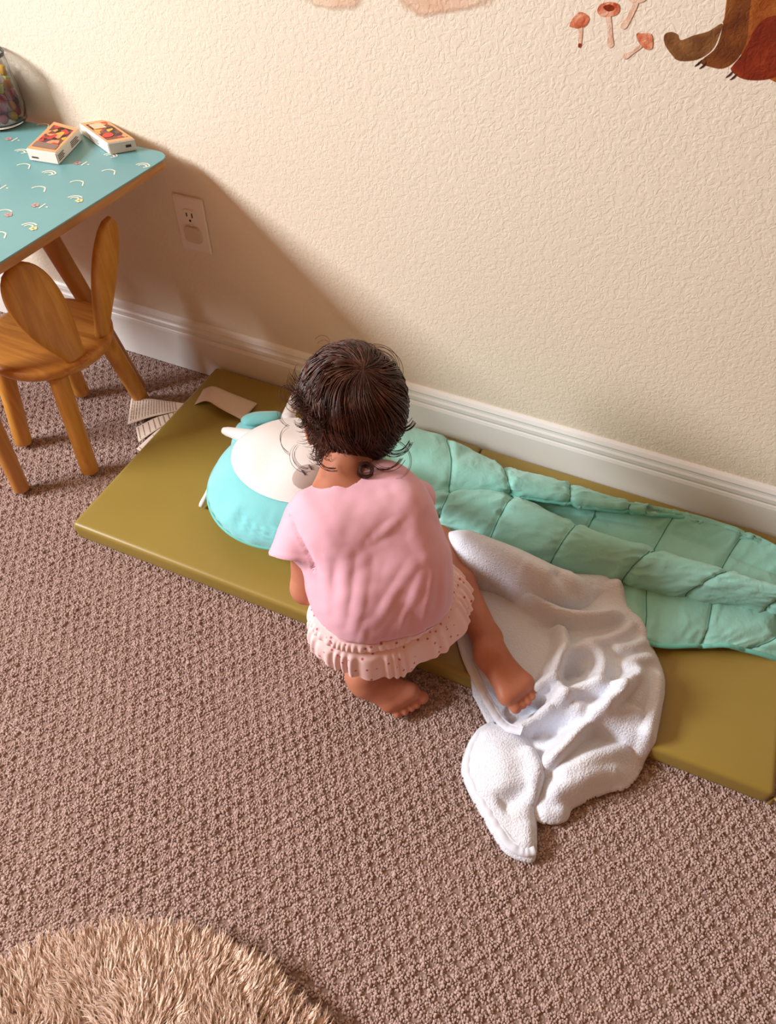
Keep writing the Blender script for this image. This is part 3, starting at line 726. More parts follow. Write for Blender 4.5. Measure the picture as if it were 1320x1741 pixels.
rot = np.stack([rng.uniform(-.12, .12, len(Xr)), tilt+.15*wgt+rng.uniform(-.15, .15, len(Xr)), ang+rng.uniform(-.3, .3, len(Xr))], 1); sv = rng.uniform(.8, 1.15, len(Xr))*(1+.12*vnoise(P3, 30, 24))
o = scatter('rug_fur', np.stack([Xr+RC[0], Yr+RC[1], .011+0*Xr], 1), rot, np.stack([sv]*3, 1), fur_sources(8), rug, M['fur']); o['kind'] = 'stuff'

# ------------------------------------------------------------------ plush pillow
pc = at(503, 822, .10); pc[2] = MT+.066
ud = at(495, 690, .1)-at(400, 735, .1); ud[2] = 0; ud /= np.linalg.norm(ud); vd = np.array([-ud[1], ud[0], 0])     # across the face, towards the top of the head
plush = empty('plush_pillow', (pc[0], pc[1], MT), 'round teal plush pillow with a sleepy white animal face and little horns', 'plush toy')
RA, RB, RZ = .168, .160, .066
def lump(a, b): return .006*vnoise(np.array([[a, b, 0.]]), 3, 4)[0]
tiltm = np.array([0, 0, 1.])
def pl(a, b, off=0.):
    """point on the pillow at direction a,b (unit disc in u,v)"""
    r2 = min(.995, a*a+b*b); z = (1-r2)**.55
    return pc+ud*a*RA+vd*b*RB+np.array([0, 0, RZ*z+off])
bm = bmesh.new(); bmesh.ops.create_icosphere(bm, subdivisions=5, radius=1)
for v in bm.verts:
    q = np.array(v.co); r2 = q[0]**2+q[1]**2; z = np.sign(q[2])*max(0, 1-r2)**.55; an = math.atan2(q[1], q[0])
    seam = math.exp(-((abs(q[2]))/.16)**2)
    rad = 1+.010*math.sin(29*an+3*math.sin(4*an))*seam; wz = .0045*math.sin(31*an+4*math.sin(5*an)+2*math.hypot(q[0], q[1]))*math.exp(-((math.hypot(q[0], q[1])-.88)/.10)**2)*(q[2] > 0)*min(1, max(0, -(.5*q[0]+.8*q[1])*2))
    v.co = Vector(tuple(pc+ud*q[0]*RA*rad+vd*q[1]*RB*rad+np.array([0, 0, z*RZ+wz+lump(q[0], q[1])])))
    if v.co.z < MT+.0008: v.co.z = MT+.0008
bmobj('plush_body', bm, M['teal_plush'], plush)
bm = bmesh.new(); tube(bm, [pc+ud*RA*1.005*math.cos(a)+vd*RB*1.005*math.sin(a)+np.array([0, 0, -.004]) for a in np.linspace(0, 2*math.pi, 90)], .0028, 6, False); bmobj('seam_piping', bm, M['teal_dark'], plush)
# white face patch, centred to the upper right of the pillow
fc = (.17, .10); fr = (.78, .86)
V = []; NR = 14; NA = 64
for i in range(NR+1):
    for j in range(NA):
        a = 2*math.pi*j/NA; s = i/NR; a_, b_ = fc[0]+fr[0]*s*math.cos(a), fc[1]+fr[1]*s*math.sin(a)
        ll = math.hypot(a_, b_); 
        if ll > .985: a_, b_ = a_/ll*.985, b_/ll*.985
        V.append(pl(a_, b_, .0042*(1-s**8)+.0022+lump(a_, b_)))
pyd('face_patch', V, gridfaces(NR+1, NA, 0, True), M['white_plush'], plush)
def on_face(a, b, off): return pl(a, b, off+.0042+lump(a, b))
def uv_of(px, py, z=None):
    zz = pc[2]+RZ*.9
    for _ in range(6):
        p = at(px, py, zz); a = (p-pc)@ud/RA; b = (p-pc)@vd/RB; zz = pl(a, b, .004)[2]
    return a, b
na, nb = uv_of(524, 812)
V = []
for i in range(7):
    for j in range(28):
        a = 2*math.pi*j/28; s = i/6; V.append(on_face(na+.20*s*math.cos(a), nb+.165*s*math.sin(a), .0035*(1-s**4)+.0008))
pyd('snout', V, gridfaces(7, 28, 0, True), M['nose'], plush)
for q in (((514, 806), (520, 813)), ((526, 797), (531, 804))):
    bm = bmesh.new(); tube(bm, [on_face(*uv_of(*L_(np.array(q[0]), np.array(q[1]), t)), .0052) for t in (0, .5, 1)], .0014, 6); bmobj('nostril', bm, M['stitch'], plush)
for q in (((472, 800), (478, 801), (484, 797), (487, 789)), ((512, 768), (520, 770), (529, 766), (533, 758))):
    bm = bmesh.new(); tube(bm, cr(np.array([on_face(*uv_of(*p), .0012) for p in q]), np.linspace(0, 3, 12)), .0009, 6); bmobj('closed_eye', bm, M['stitch'], plush)
def cone_horn(base, tip, r0, r1):
    base = np.array(base); tip = np.array(tip); P = []; R = []
    for t in np.linspace(0, 1, 9): P.append(base*(1-t)+tip*t); R.append(r0*(1-t)+r1*t if t < .93 else r1*.8)
    P.append(tip+(tip-base)*.04); R.append(.002); bm = bmesh.new(); tube(bm, P, R, 16); return bmobj('horn', bm, M['white_plush'], plush)
cone_horn(at(432, 745, MT+.075), at(380, 732, MT+.062), .017, .0085)
cone_horn(at(490, 712, MT+.08), at(503, 668, MT+.085), .015, .0075)
def flat_ear(pts, z0, z1, nm='ear'):
    """soft flattened ear: outline traced at the ear's height, two pillowy faces"""
    k = len(pts); P = np.array([at(x, y, z0) for x, y in pts]); q = cr(np.concatenate([P[-1:], P, P[:2]]), np.linspace(0, k, k*5+1)[:-1]+1); c = q.mean(0); n = len(q); V = []
    for s, sg in ((1, 0), (.9, 1), (.6, 1), (.25, 1), (.02, 1)):
        for p in q: x = c+(p-c)*s; V.append(x+[0, 0, z1*math.sqrt(max(0, 1-s*s))])
    m = len(V)
    for s in (.9, .6, .25, .02):
        for p in q: x = c+(p-c)*s; V.append(x-[0, 0, z1*.7*math.sqrt(max(0, 1-s*s))])
    F = gridfaces(5, n, 0, True); F += [(i, (i+1) % n, m+(i+1) % n, m+i) for i in range(n)]; F += gridfaces(4, n, m, True)
    return pyd(nm, V, F, M['teal_plush'], plush)
flat_ear([(410, 712), (430, 703), (462, 701), (480, 703), (470, 716), (445, 722), (425, 724), (414, 722)], MT+.062, .012)
flat_ear([(395, 745), (392, 765), (396, 778), (410, 770), (430, 745), (450, 720), (440, 710), (415, 716), (402, 725)], MT+.048, .012)
bm = bmesh.new(); tube(bm, cr(np.array([at(372, 806, MT+.03), at(358, 828, MT+.028), at(350, 845, MT+.018), at(341, 862, MT+.008)]), np.linspace(0, 3, 10)), [.004, .004, .0045, .005, .005, .005, .0055, .006, .006, .004], 8); setp(bmobj('side_tab', bm, M['white_plush'], plush), 'small white fabric tab at the side')

# ------------------------------------------------------------------ teal quilted blanket (lofted sheets through traced control points with real heights)
M['seam'] = simple('teal_thread', '4f8f86', rough=.7)
bl = empty('quilted_blanket', tuple(at(960, 900, MT)), 'teal quilted blanket lying open in folds along the olive mat', 'blanket')
def quilt(name, rows, mat, nu, nv, puff=.008, seams=True, rowseam=(), wr=.0034, thick=.004, seed=3, ws=(14, 60)):
    G = np.array(rows, float); ncol = G.shape[1]; nr = G.shape[0]
    A = cr(G, np.linspace(0, nr-1, nu)); cu = np.linspace(0, ncol-1, nv); B = np.swapaxes(cr(np.swapaxes(A, 0, 1), cu), 0, 1)
    Nn = gridnormals(B); 
    if Nn[..., 2].mean() < 0: Nn = -Nn
    f = np.abs(cu-np.round(cu)); prof_ = 1-np.exp(-(f/.045)**1.0)*1.0
    ru = np.linspace(0, nr-1, nu); pr_ = np.ones(nu)
    for s in rowseam: pr_ *= 1-np.exp(-(np.abs(ru-s)/.07)**1.2)
    D = puff*(np.outer(pr_, prof_) if seams else np.outer(pr_, np.ones(nv)))
    Q = B.copy(); 
    # wrinkles run along the sheet's rows and gather at seams
    cc, rr = np.meshgrid(cu, ru); W = vnoise(np.stack([cc*1.7+rr*.6, rr*.9+cc*1.1, 0*cc], -1), 1.6, seed)+.5*vnoise(np.stack([cc*6, rr*2.2+cc*2, 0*cc], -1), 1.3, seed+1)
    W2 = fbm(B, 30, seed+2, 2)
    crs = (1-np.abs(vnoise(np.stack([cc*3.2+rr*.8, rr*1.1-cc*.9, 0*cc], -1), 1.7, seed+5)))**5
    D = D+wr*W*(.35+.5*np.exp(-(f/.25)**2))[None, :]+wr*.25*W2+wr*.85*crs*(.4+.9*np.exp(-(f/.22)**2))[None, :]
    B = B+Nn*D[..., None]
    o = pyd(name, B.reshape(-1, 3), gridfaces(nu, nv), mat, bl)
    bake(o, [('SOLIDIFY', dict(thickness=thick, offset=-1))])
    for ci in range(1, ncol-1):
        k = int(np.argmin(np.abs(cu-ci))); bm = bmesh.new(); tube(bm, B[:, k]+Nn[:, k]*.0004, .0011, 5); bmobj('quilt_seam', bm, M['seam'], bl)
    return o, B
def zz(pts): return [at(x, y, z) for x, y, z in pts]
m = MT
# bottom layer: rises at the back inside the bag, lies flat at the front hem, drapes past the mat end
A_rows = [
 zz([(640, 780, m+.03), (752, 812, m+.03), (880, 826, m+.050), (1020, 846, m+.046), (1150, 868, m+.040), (1268, 905, m+.035), (1350, 945, m+.03), (1450, 985, m-.015)]),
 zz([(650, 830, m+.008), (752, 850, m+.008), (880, 862, m+.012), (1010, 880, m+.014), (1128, 905, m+.015), (1240, 945, m+.016), (1335, 985, m+.012), (1440, 1030, m-.03)]),
 zz([(655, 880, m+.005), (752, 900, m+.005), (880, 915, m+.008), (985, 935, m+.012), (1100, 965, m+.014), (1215, 1000, m+.014), (1320, 1035, m+.008), (1430, 1085, m-.036)]),
 zz([(680, 920, m+.005), (775, 930, m+.005), (890, 950, m+.005), (985, 985, m+.006), (1098, 1050, m+.018), (1205, 1062, m+.022), (1320, 1080, m+.010), (1425, 1125, m-.036)]),
 zz([(690, 935, m+.004), (780, 945, m+.004), (890, 965, m+.004), (990, 1005, m+.004), (1092, 1092, m+.007), (1190, 1100, m+.008), (1262, 1106, m+.007), (1400, 1150, m-.036)])]
o, Bm = quilt('lower_layer', A_rows, M['teal'], 60, 200, .007, True, (1.0,), .0036)
bm = bmesh.new(); tube(bm, [p+[0, 0, .002] for p in Bm[-1][::2]], .0042, 7); bmobj('piping', bm, M['teal_dark'], bl)
# back flap: puffy strip from the back edge forward to the piped rim
Bk = [
 zz([(640, 729, m+.004), (755, 766, m+.004), (850, 807, m+.004), (965, 842, m+.004), (1068, 874, m+.004), (1189, 904, m+.004), (1300, 942, m+.004), (1400, 989, m-.03)]),
 zz([(645, 717, m+.045), (760, 752, m+.045), (855, 797, m+.043), (968, 829, m+.038), (1070, 862, m+.036), (1190, 891, m+.034), (1300, 931, m+.028), (1400, 977, m-.005)]),
 zz([(650, 755, m+.075), (768, 790, m+.072), (862, 816, m+.066), (970, 836, m+.054), (1070, 860, m+.046), (1188, 886, m+.040), (1296, 928, m+.034), (1395, 975, m+.0)]),
 zz([(650, 838, m+.050), (765, 831, m+.058), (868, 833, m+.058), (970, 847, m+.055), (1068, 863, m+.049), (1168, 873, m+.042), (1264, 908, m+.036), (1345, 951, m+.028)]),
 zz([(650, 845, m+.040), (765, 839, m+.046), (868, 837, m+.050), (970, 851, m+.048), (1068, 865, m+.044), (1168, 875, m+.037), (1264, 910, m+.031), (1345, 953, m+.022)])]
o, Bm = quilt('back_flap', Bk, M['teal'], 44, 200, .008, True, (), .0036, seed=9)
bm = bmesh.new(); tube(bm, [p+[0, 0, -.001] for p in Bm[-3][::2]], .0042, 7); bmobj('piping', bm, M['teal_dark'], bl)
# front flap: a soft roll lying on the lower layer
Ct = [(640, 842), (772, 841), (874, 846), (981, 902), (1116, 947), (1247, 984), (1360, 1020), (1470, 1060)]
Cb = [(650, 930), (738, 912), (828, 935), (932, 966), (1058, 992), (1165, 1018), (1300, 1036), (1420, 1075)]
Ct_h = [.030, .034, .034, .036, .036, .034, .028, -.01]
def mix(h, t, dz): 
    return [L_(at(a[0], a[1], m+.04), at(b_[0], b_[1], m+.04), t)*np.array([1, 1, 0])+np.array([0, 0, m+z_*dz_+dz]) for a, b_, z_, dz_ in zip(Ct, Cb, Ct_h, [h]*8)]
def crow(t, hs, dz=0.):
    out = []
    for a, b_, hh in zip(Ct, Cb, Ct_h):
        base = m if hh > 0 else m-.035
        z = base+dz+hs*max(hh, .025); za = base+.035
        p = L_(at(a[0], a[1], za+.01), at(b_[0], b_[1], za-.02), t); out.append(np.array([p[0], p[1], z]))
    return out
Cr = [crow(.10, .50), crow(-.02, 1.0), crow(.12, 1.65), crow(.38, 2.1), crow(.66, 2.0), crow(.90, 1.5), crow(1.02, .85), crow(.93, .45)]
quilt('front_flap', Cr, M['teal'], 72, 210, .008, True, (), .0038, seed=17)

# ------------------------------------------------------------------ white fleece blanket: height field with folds
fl = empty('fleece_blanket', tuple(at(950, 1200, 0)), 'white fleece blanket crumpled beside the toddler, spilling off the mat onto the carpet', 'blanket')
def dseg(P, A, B):
    ab = B-A; t = np.clip(((P-A)@ab)/(ab@ab+1e-12), 0, 1); return np.linalg.norm(P-A-t[..., None]*ab, axis=-1), t
def inpoly(P, poly):
    x, y = P[..., 0], P[..., 1]; ins = np.zeros(x.shape, bool); n = len(poly)
    for i in range(n):
        a = poly[i]; b = poly[(i+1) % n]
        c = ((a[1] > y) != (b[1] > y)) & (x < (b[0]-a[0])*(y-a[1])/(b[1]-a[1]+1e-12)+a[0]); ins ^= c
    return ins
def poly_smooth(pts, z):
    P = np.array([at(x, y, z)[:2] for x, y in pts]); k = len(P); return cr(np.concatenate([P[-1:], P, P[:2]]), np.linspace(0, k, k*8+1)[:-1]+1)
def ground(P):
    """carpet, or the mat's top with its rounded front edge"""
    t = np.clip((P[..., 1]-(my0-.012))/.022, 0, 1); t = t*t*(3-2*t); return t*(MT+.0015)*(P[..., 0] < mx1)
def heightcloth(name, outline, zt, ridges, base, mat, parent, cell=.0034, thick=.003, edge_r=.012, fine=.0009, seed=5, extra=None):
    poly = poly_smooth(outline, zt); lo = poly.min(0)-cell*2; hi = poly.max(0)+cell*2
    xs = np.arange(lo[0], hi[0], cell); ys = np.arange(lo[1], hi[1], cell); P = np.stack(np.meshgrid(xs, ys, indexing='ij'), -1)
    ins = inpoly(P, poly); d = np.full(P.shape[:2], 9.); near = P.copy()
    for i in range(len(poly)):
        A, B = poly[i], poly[(i+1) % len(poly)]; dd, t = dseg(P, A, B); q = A+t[..., None]*(B-A); mk = dd < d; d[mk] = dd[mk]; near[mk] = q[mk]
    # keep cells with all corners inside or close; snap border
    ok = ins | (d < cell*.72); snap = ok & (~ins | (d < cell*.5)); P = np.where(snap[..., None], near, P); dist = np.where(snap, 0, d)
    z = base(P, dist) if callable(base) else np.full(dist.shape, float(base))
    for pl_, wd, h, *rest in ridges:
        wd = wd*1.35
        Q = np.array([at(x, y, zt)[:2] for x, y in pl_]); Q = cr(Q, np.linspace(0, len(Q)-1, len(Q)*5)) if len(Q) > 2 else Q
        best = np.full(dist.shape, 9.); tt = np.zeros(dist.shape); sg = np.zeros(dist.shape)
        for i in range(len(Q)-1):
            dd, t = dseg(P, Q[i], Q[i+1]); mk = dd < best; best[mk] = dd[mk]; tt[mk] = ((i+t)/(len(Q)-1))[mk]
            ab = Q[i+1]-Q[i]; cr_ = (ab[0]*(P[..., 1]-Q[i][1])-ab[1]*(P[..., 0]-Q[i][0])); sg[mk] = np.sign(cr_)[mk]
        env = np.clip(np.sin(np.pi*np.clip(tt, 0.02, .98))*2.2, 0, 1)
        w2 = np.full(dist.shape, wd)
        if rest: w2 = np.where(sg > 0, wd, rest[0])           # steeper on one side: an overlap
        z = z+h*env*np.exp(-(best/w2)**2)
    P3_ = np.concatenate([P, 0*P[..., :1]], -1)
    z = z+fine*fbm(P3_, 22, seed, 3)
    if extra is not None: z = z+extra(P)
    e = 1-np.exp(-dist/edge_r)
    g = ground(P); Z = g+.003+np.maximum(z, .0015)*e
    V = np.concatenate([P, Z[..., None]], -1); idx = -np.ones(ok.shape, int); idx[ok] = np.arange(ok.sum()); F = []
    a, b_ = ok.shape
    q = ok[:-1, :-1] & ok[1:, :-1] & ok[1:, 1:] & ok[:-1, 1:]
    for i, j in zip(*np.nonzero(q)): F.append((idx[i, j], idx[i+1, j], idx[i+1, j+1], idx[i, j+1]))
    o = pyd(name, V[ok], F, mat, parent)
    bake(o, [('SMOOTH', dict(factor=.5, iterations=1)), ('SOLIDIFY', dict(thickness=thick, offset=1))]); return o, poly
main = [(748, 915), (800, 910), (850, 915), (900, 930), (960, 955), (1026, 975), (1058, 1000), (1063, 1040), (1088, 1067), (1102, 1100), (1124, 1155), (1120, 1208), (1102, 1287), (1076, 1326), (1039, 1335), (982, 1361), (970, 1382), (945, 1389), (916, 1380), (890, 1330), (860, 1280), (845, 1240), (815, 1181), (786, 1120), (775, 1085), (775, 1020), (765, 965)]
def main_base(P, d):
    c = at(1025, 1150, .05)[:2]; c2 = at(990, 1290, .05)[:2]
    r = np.linalg.norm((P-c)*np.array([1, 1.0]), axis=-1); r2 = np.linalg.norm(P-c2, axis=-1)
    return .006+.022*np.exp(-(r/.085)**2)+.030*np.exp(-(r2/.070)**2)+.010*np.exp(-(np.linalg.norm(P-at(1000, 1040, .05)[:2], axis=-1)/.05)**2)
R_ = [
 ([(800, 985), (850, 992), (900, 1000), (950, 1008), (1000, 1010), (1060, 1000)], .020, .024),
 ([(852, 1000), (880, 1030), (915, 1055), (960, 1075), (1010, 1078), (1055, 1060)], .011, .040, .007),
 ([(845, 990), (852, 1000), (862, 1012), (880, 1014)], .006, .020),
 ([(905, 1085), (925, 1078), (950, 1095)], .010, -.010),
 ([(1035, 1005), (1052, 1030), (1078, 1062), (1098, 1100)], .009, .026, .015),
 ([(935, 1080), (948, 1105), (942, 1140), (928, 1175)], .007, .036, .009),
 ([(1070, 1070), (1050, 1095), (1015, 1112), (975, 1118)], .007, .020, .010),
 ([(1095, 1100), (1065, 1120), (1030, 1128)], .006, .018, .009),
 ([(1108, 1130), (1075, 1142), (1045, 1160)], .006, .015, .010),
 ([(925, 1195), (938, 1155), (965, 1130), (995, 1130), (1010, 1150), (1003, 1180), (985, 1195)], .009, .024, .008),
 ([(950, 1165), (970, 1155), (985, 1165)], .009, -.018),
 ([(865, 1205), (895, 1196), (925, 1180), (940, 1192), (930, 1212), (905, 1228)], .008, .030, .006),
 ([(858, 1246), (890, 1236), (925, 1222), (960, 1222), (990, 1236)], .009, .036, .006),
 ([(935, 1222), (965, 1200), (1000, 1194), (1050, 1202)], .008, .030, .006),
 ([(905, 1240), (930, 1246), (960, 1242)], .008, -.014),
 ([(915, 1312), (950, 1285), (985, 1250), (1030, 1215), (1080, 1160)], .009, .040, .007),
 ([(940, 1320), (985, 1302), (1035, 1282), (1080, 1262)], .009, .018, .014),
 ([(930, 1352), (970, 1335), (1020, 1318), (1065, 1308)], .009, .018, .012),
 ([(1112, 1150), (1112, 1190), (1100, 1240), (1088, 1290)], .013, .022, .010),
 ([(1065, 1150), (1078, 1185), (1070, 1220)], .008, .014, .012),
 ([(1010, 1240), (1050, 1225), (1085, 1230)], .008, .012),
 ([(925, 1376), (950, 1378), (970, 1366)], .006, .010),
 ([(815, 1120), (840, 1165), (860, 1200)], .010, -.004),
]
o, _ = heightcloth('crumpled_body', main, .035, R_, main_base, M['fleece'], fl)
# upper roll: thick folded strip over the knee
top = [(742, 915), (760, 908), (800, 914), (850, 932), (900, 950), (950, 968), (1000, 982), (1030, 986), (1040, 1000), (1020, 1012), (1000, 1025), (965, 1030), (920, 1024), (880, 1010), (850, 995), (810, 985), (785, 978), (765, 960), (748, 935)]
Rt = [([(755, 925), (800, 945), (850, 965), (900, 985), (950, 1000), (1010, 1002)], .026, .030), ([(935, 990), (960, 1012), (985, 1018)], .008, -.012), ([(930, 1000), (905, 995), (880, 985)], .010, .008)]
heightcloth('upper_fold', top, .085, Rt, lambda P, d: .060-.030*np.clip((P[..., 0]-at(880, 960, .08)[0])/.16, 0, 1), M['fleece'], fl, edge_r=.006, seed=8)
# corner flap with the satin hem
cor = [(841, 1227), (815, 1238), (797, 1265), (788, 1304), (800, 1340), (819, 1374), (840, 1412), (863, 1444), (894, 1458), (912, 1454), (914, 1400), (912, 1372), (926, 1335), (928, 1310), (915, 1285), (905, 1262), (890, 1235), (865, 1225)]
Rc = [([(905, 1270), (922, 1320), (908, 1370)], .014, .030, .022), ([(850, 1372), (875, 1358), (905, 1345)], .010, -.014), ([(815, 1240), (845, 1240), (880, 1235)], .012, .012), ([(905, 1395), (908, 1440)], .012, .010), ([(835, 1260), (850, 1310), (860, 1350)], .02, .008)]
def cor_base(P, d): 
    c = at(885, 1300, .02)[:2]; return .012+.020*np.exp(-(np.linalg.norm(P-c, axis=-1)/.06)**2)
o, cpoly = heightcloth('corner_flap', cor, .02, Rc, cor_base, M['fleece'], fl, edge_r=.009, seed=12, cell=.003)
def hem(name, px, zs, wd, inset, seed):
    """satin hem band running along an edge, with its stitch ridge"""
    P = np.array([at(x, y, z) for (x, y), z in zip(px, zs)]); n = len(px)*10; q = cr(P, np.linspace(0, len(P)-1, n)); T = np.gradient(q, axis=0); T /= np.linalg.norm(T, axis=1, keepdims=True); S = np.cross(T, [0, 0, 1]); S /= np.linalg.norm(S, axis=1, keepdims=True); S *= inset
    rows = []
    pk = 0.0006*np.sin(np.arange(n)*.9+2*np.sin(np.arange(n)*.21))
    for t, h in ((0, -.001), (0, .002), (.25, .0048), (.6, .0052), (.85, .0048), (1, .0038), (1.12, .0060), (1.25, .003), (1.3, -.002)):
        rows.append(q+S*wd*t+np.outer(h+pk*(.2 < t < .9), [0, 0, 1]))
    o = pyd(name, np.array(rows).reshape(-1, 3), gridfaces(len(rows), n), M['hem'], fl); return o
hem('hem_band', [(838, 1227), (815, 1238), (797, 1265), (788, 1304), (800, 1340), (819, 1374), (840, 1412), (863, 1444), (890, 1457), (911, 1455)], [.012]*10, .013, -1, 1)
hem('hem_band', [(776, 1086), (787, 1122), (801, 1152), (816, 1183), (830, 1207), (845, 1230), (862, 1244), (885, 1250)], [m+.006, m+.006, m+.006, .038, .030, .028, .036, .045], .012, -1, 2)

# ------------------------------------------------------------------ toddler
v3 = lambda *a: np.array(a, float)
def nrm(v): v = np.array(v, float); return v/np.linalg.norm(v)
Lr = nrm((.84, .54, 0)); Fw = nrm((-.54, .84, 0))
kid = empty('person', (-.2, .55, 0), 'toddler in pink top with ruffled hem, kneeling at the mat, seen from behind', 'person')
pel = atd(659, 1050, 1.135); wai = atd(652, 1003, 1.105); mid = atd(641, 942, 1.082); che = atd(622, 890, 1.068); sho = atd(601, 856, 1.072)
nb0 = atd(580, 815, 1.075); hc = atd(600, 690, 1.10)
shL = atd(512, 888, 1.055); shR = atd(690, 836, 1.10); LU = nrm(shR-shL)
Fh = nrm((-.56, .66, -.42)); Lh = nrm(np.cross(Fh, (-.04, .0, 1))); Uh = np.cross(Lh, Fh)
def lat(c, w_, r, k=.03, ax=None):
    ax = Lr if ax is None else ax; return prim(c-ax*w_, c+ax*w_, r, r, None, k)
elL = at(522, 1000, .205); haL = at(590, 915, .13)
elR = atd(704, 872, 1.19); haR = at(632, 800, .19)
hipL = pel-Lr*.045; knL = at(612, 930, .092); anL = at(618, 1148, .056)
hipR = pel+Lr*.05; knR = at(742, 925, .080); anR = at(829, 1086, .083)
body = [lat(pel, .038, .060), lat(wai, .032, .060), lat(mid, .035, .057), lat(che, .042, .056, .03, LU), lat(sho, .055, .036, .03, LU),
        prim(nb0+nrm(nb0-hc)*.012, hc-Fh*.02-Uh*.03, .038, .034, None, .02),
        prim(hc-Fh*.014+Uh*.006, hc+Fh*.012+Uh*.006, .069, .066, None, .01),
        prim(hc+Fh*.030-Uh*.030-Lh*.012, hc+Fh*.030-Uh*.030+Lh*.012, .043, .043, None, .02),
        prim(hc+Fh*.052-Uh*.030-Lh*.024, hc+Fh*.052-Uh*.030-Lh*.024, .019, .019, None, .016), prim(hc+Fh*.052-Uh*.030+Lh*.024, hc+Fh*.052-Uh*.030+Lh*.024, .019, .019, None, .016),
        prim(hc+Fh*.060-Uh*.062, hc+Fh*.060-Uh*.062, .013, .013, None, .014),
        prim(hc+Fh*.070-Uh*.016, hc+Fh*.080-Uh*.028, .006, .0085, None, .01),
        prim(hc+Fh*.0705-Uh*.0445-Lh*.010, hc+Fh*.0705-Uh*.0445+Lh*.010, .0042, .0042, None, .004), prim(hc+Fh*.069-Uh*.0505-Lh*.007, hc+Fh*.069-Uh*.0505+Lh*.007, .0045, .0045, None, .004)]
for s in (-1, 1):   # ears: flattened shell with lobe
    e = hc+Lh*s*.0765-Uh*.022-Fh*.010
    body += [prim(e+Uh*.010-Fh*.002, e-Uh*.004, .0125, .0115, (Lh*s+Fh*.35, .38), .004), prim(e-Uh*.012+Fh*.003, e-Uh*.016+Fh*.003, .007, .0055, (Lh, .6), .005)]
for sh_, el, ha, s in ((shL, elL, haL, -1), (shR, elR, haR, 1)):
    fd = nrm(ha-el); sd = nrm(np.cross(fd, (0, 0, 1)))*s*-1; up = nrm(np.cross(sd, fd)); up = up*np.sign(up[2])
    body += [prim(sh_-LU*s*.008, el, .0255, .0235, None, .012), prim(el, ha, .0235, .0165, None, .012)]
    pal = ha+fd*.028; body.append(prim(ha+fd*.008, pal, .016, .018, (up, .6), .01))
    for q, (off, ln) in enumerate(((-.0125, .021), (-.0042, .025), (.0042, .023), (.0125, .018))):
        b0 = pal+sd*off+fd*.010; b1 = b0+fd*ln*.55-up*.003+sd*off*.25; b2 = b1+fd*ln*.4-up*.008
        body += [prim(b0, b1, .0055, .005, None, .002), prim(b1, b2, .005, .0042, None, .002)]
    t0 = ha+fd*.012+sd*.014; body += [prim(t0, t0+fd*.012+sd*.012-up*.002, .0065, .0055, None, .004), prim(t0+fd*.012+sd*.012-up*.002, t0+fd*.024+sd*.013-up*.006, .0055, .0045, None, .002)]
def foot(heel, balls, toes, r_heel, ank, knee, rk, ra, rc, nflat):
    out = [prim(knee, L_(knee, ank, .45), rk, rc, None, .012), prim(L_(knee, ank, .45), ank, rc, ra, None, .012), prim(ank, heel, ra, r_heel, None, .012)]
    for i, bq in enumerate(balls): out.append(prim(heel, bq, r_heel*.93, .0135, (nflat, .85), .012))
    out.append(prim(balls[0], balls[-1], .0135, .0125, (nflat, .8), .010))
    for (p, r, base) in toes: out.append(prim(base, p, r*.8, r, None, .0022))
    return out
bl1, bl2 = at(698, 1176, .030), at(662, 1196, .022)
tz = [((718, 1186), .0112, .018), ((709, 1199), .0062, .015), ((700, 1205), .0058, .013), ((689, 1211), .0058, .012), ((676, 1215), .0064, .011)]
body += foot(at(624, 1156, .048), [bl1, L_(bl1, bl2, .5), bl2], [(at(x, y, z), r, L_(bl1, bl2, i/4*1.02)) for i, ((x, y), r, z) in enumerate(tz)], .0265, anL, knL, .046, .028, .040, (.15, -.35, .9))
br1, br2 = at(863, 1184, .074), at(893, 1160, .079)
tz = [((877, 1204), .0092, .064), ((890, 1200), .0055, .066), ((899, 1194), .0053, .068), ((906, 1185), .0053, .070), ((909, 1174), .0058, .072)]
body += foot(at(834, 1112, .086), [br1, L_(br1, br2, .5), br2], [(at(x, y, z), r, L_(br1, br2, i/4)) for i, ((x, y), r, z) in enumerate(tz)], .0245, anR, knR, .032, .0235, .030, (.2, -.3, .9))
body += [prim(hipL, knL, .060, .046, None, .02), prim(hipR, knR, .050, .033, None, .02)]
def creases(P):
    """folds across the soles and the ankles"""
    out = np.zeros(len(P))
    for a, b_, lo in ((at(640, 1165, .07), at(672, 1185, .06), .03), (at(850, 1140, .10), at(868, 1172, .09), .03)):
        c = (a+b_)/2; d = nrm(b_-a); r = np.linalg.norm(P-c, axis=1); s = (P-c)@d
        out -= .0006*np.exp(-(r/.024)**2)*(np.sin(s*900+3*vnoise(P, 60, 2))**2)
    return out
implicit('body', body, M['skin'], kid, .0028, creases, 5)
implicit('bloomers', [lat(pel, .038, .0645), prim(hipL, L_(hipL, knL, .22), .0635, .061, None, .02), prim(hipR, L_(hipR, knR, .22), .056, .053, None, .02)], M['print'], kid, .004)['label'] = 'printed bloomers under the ruffled hem'
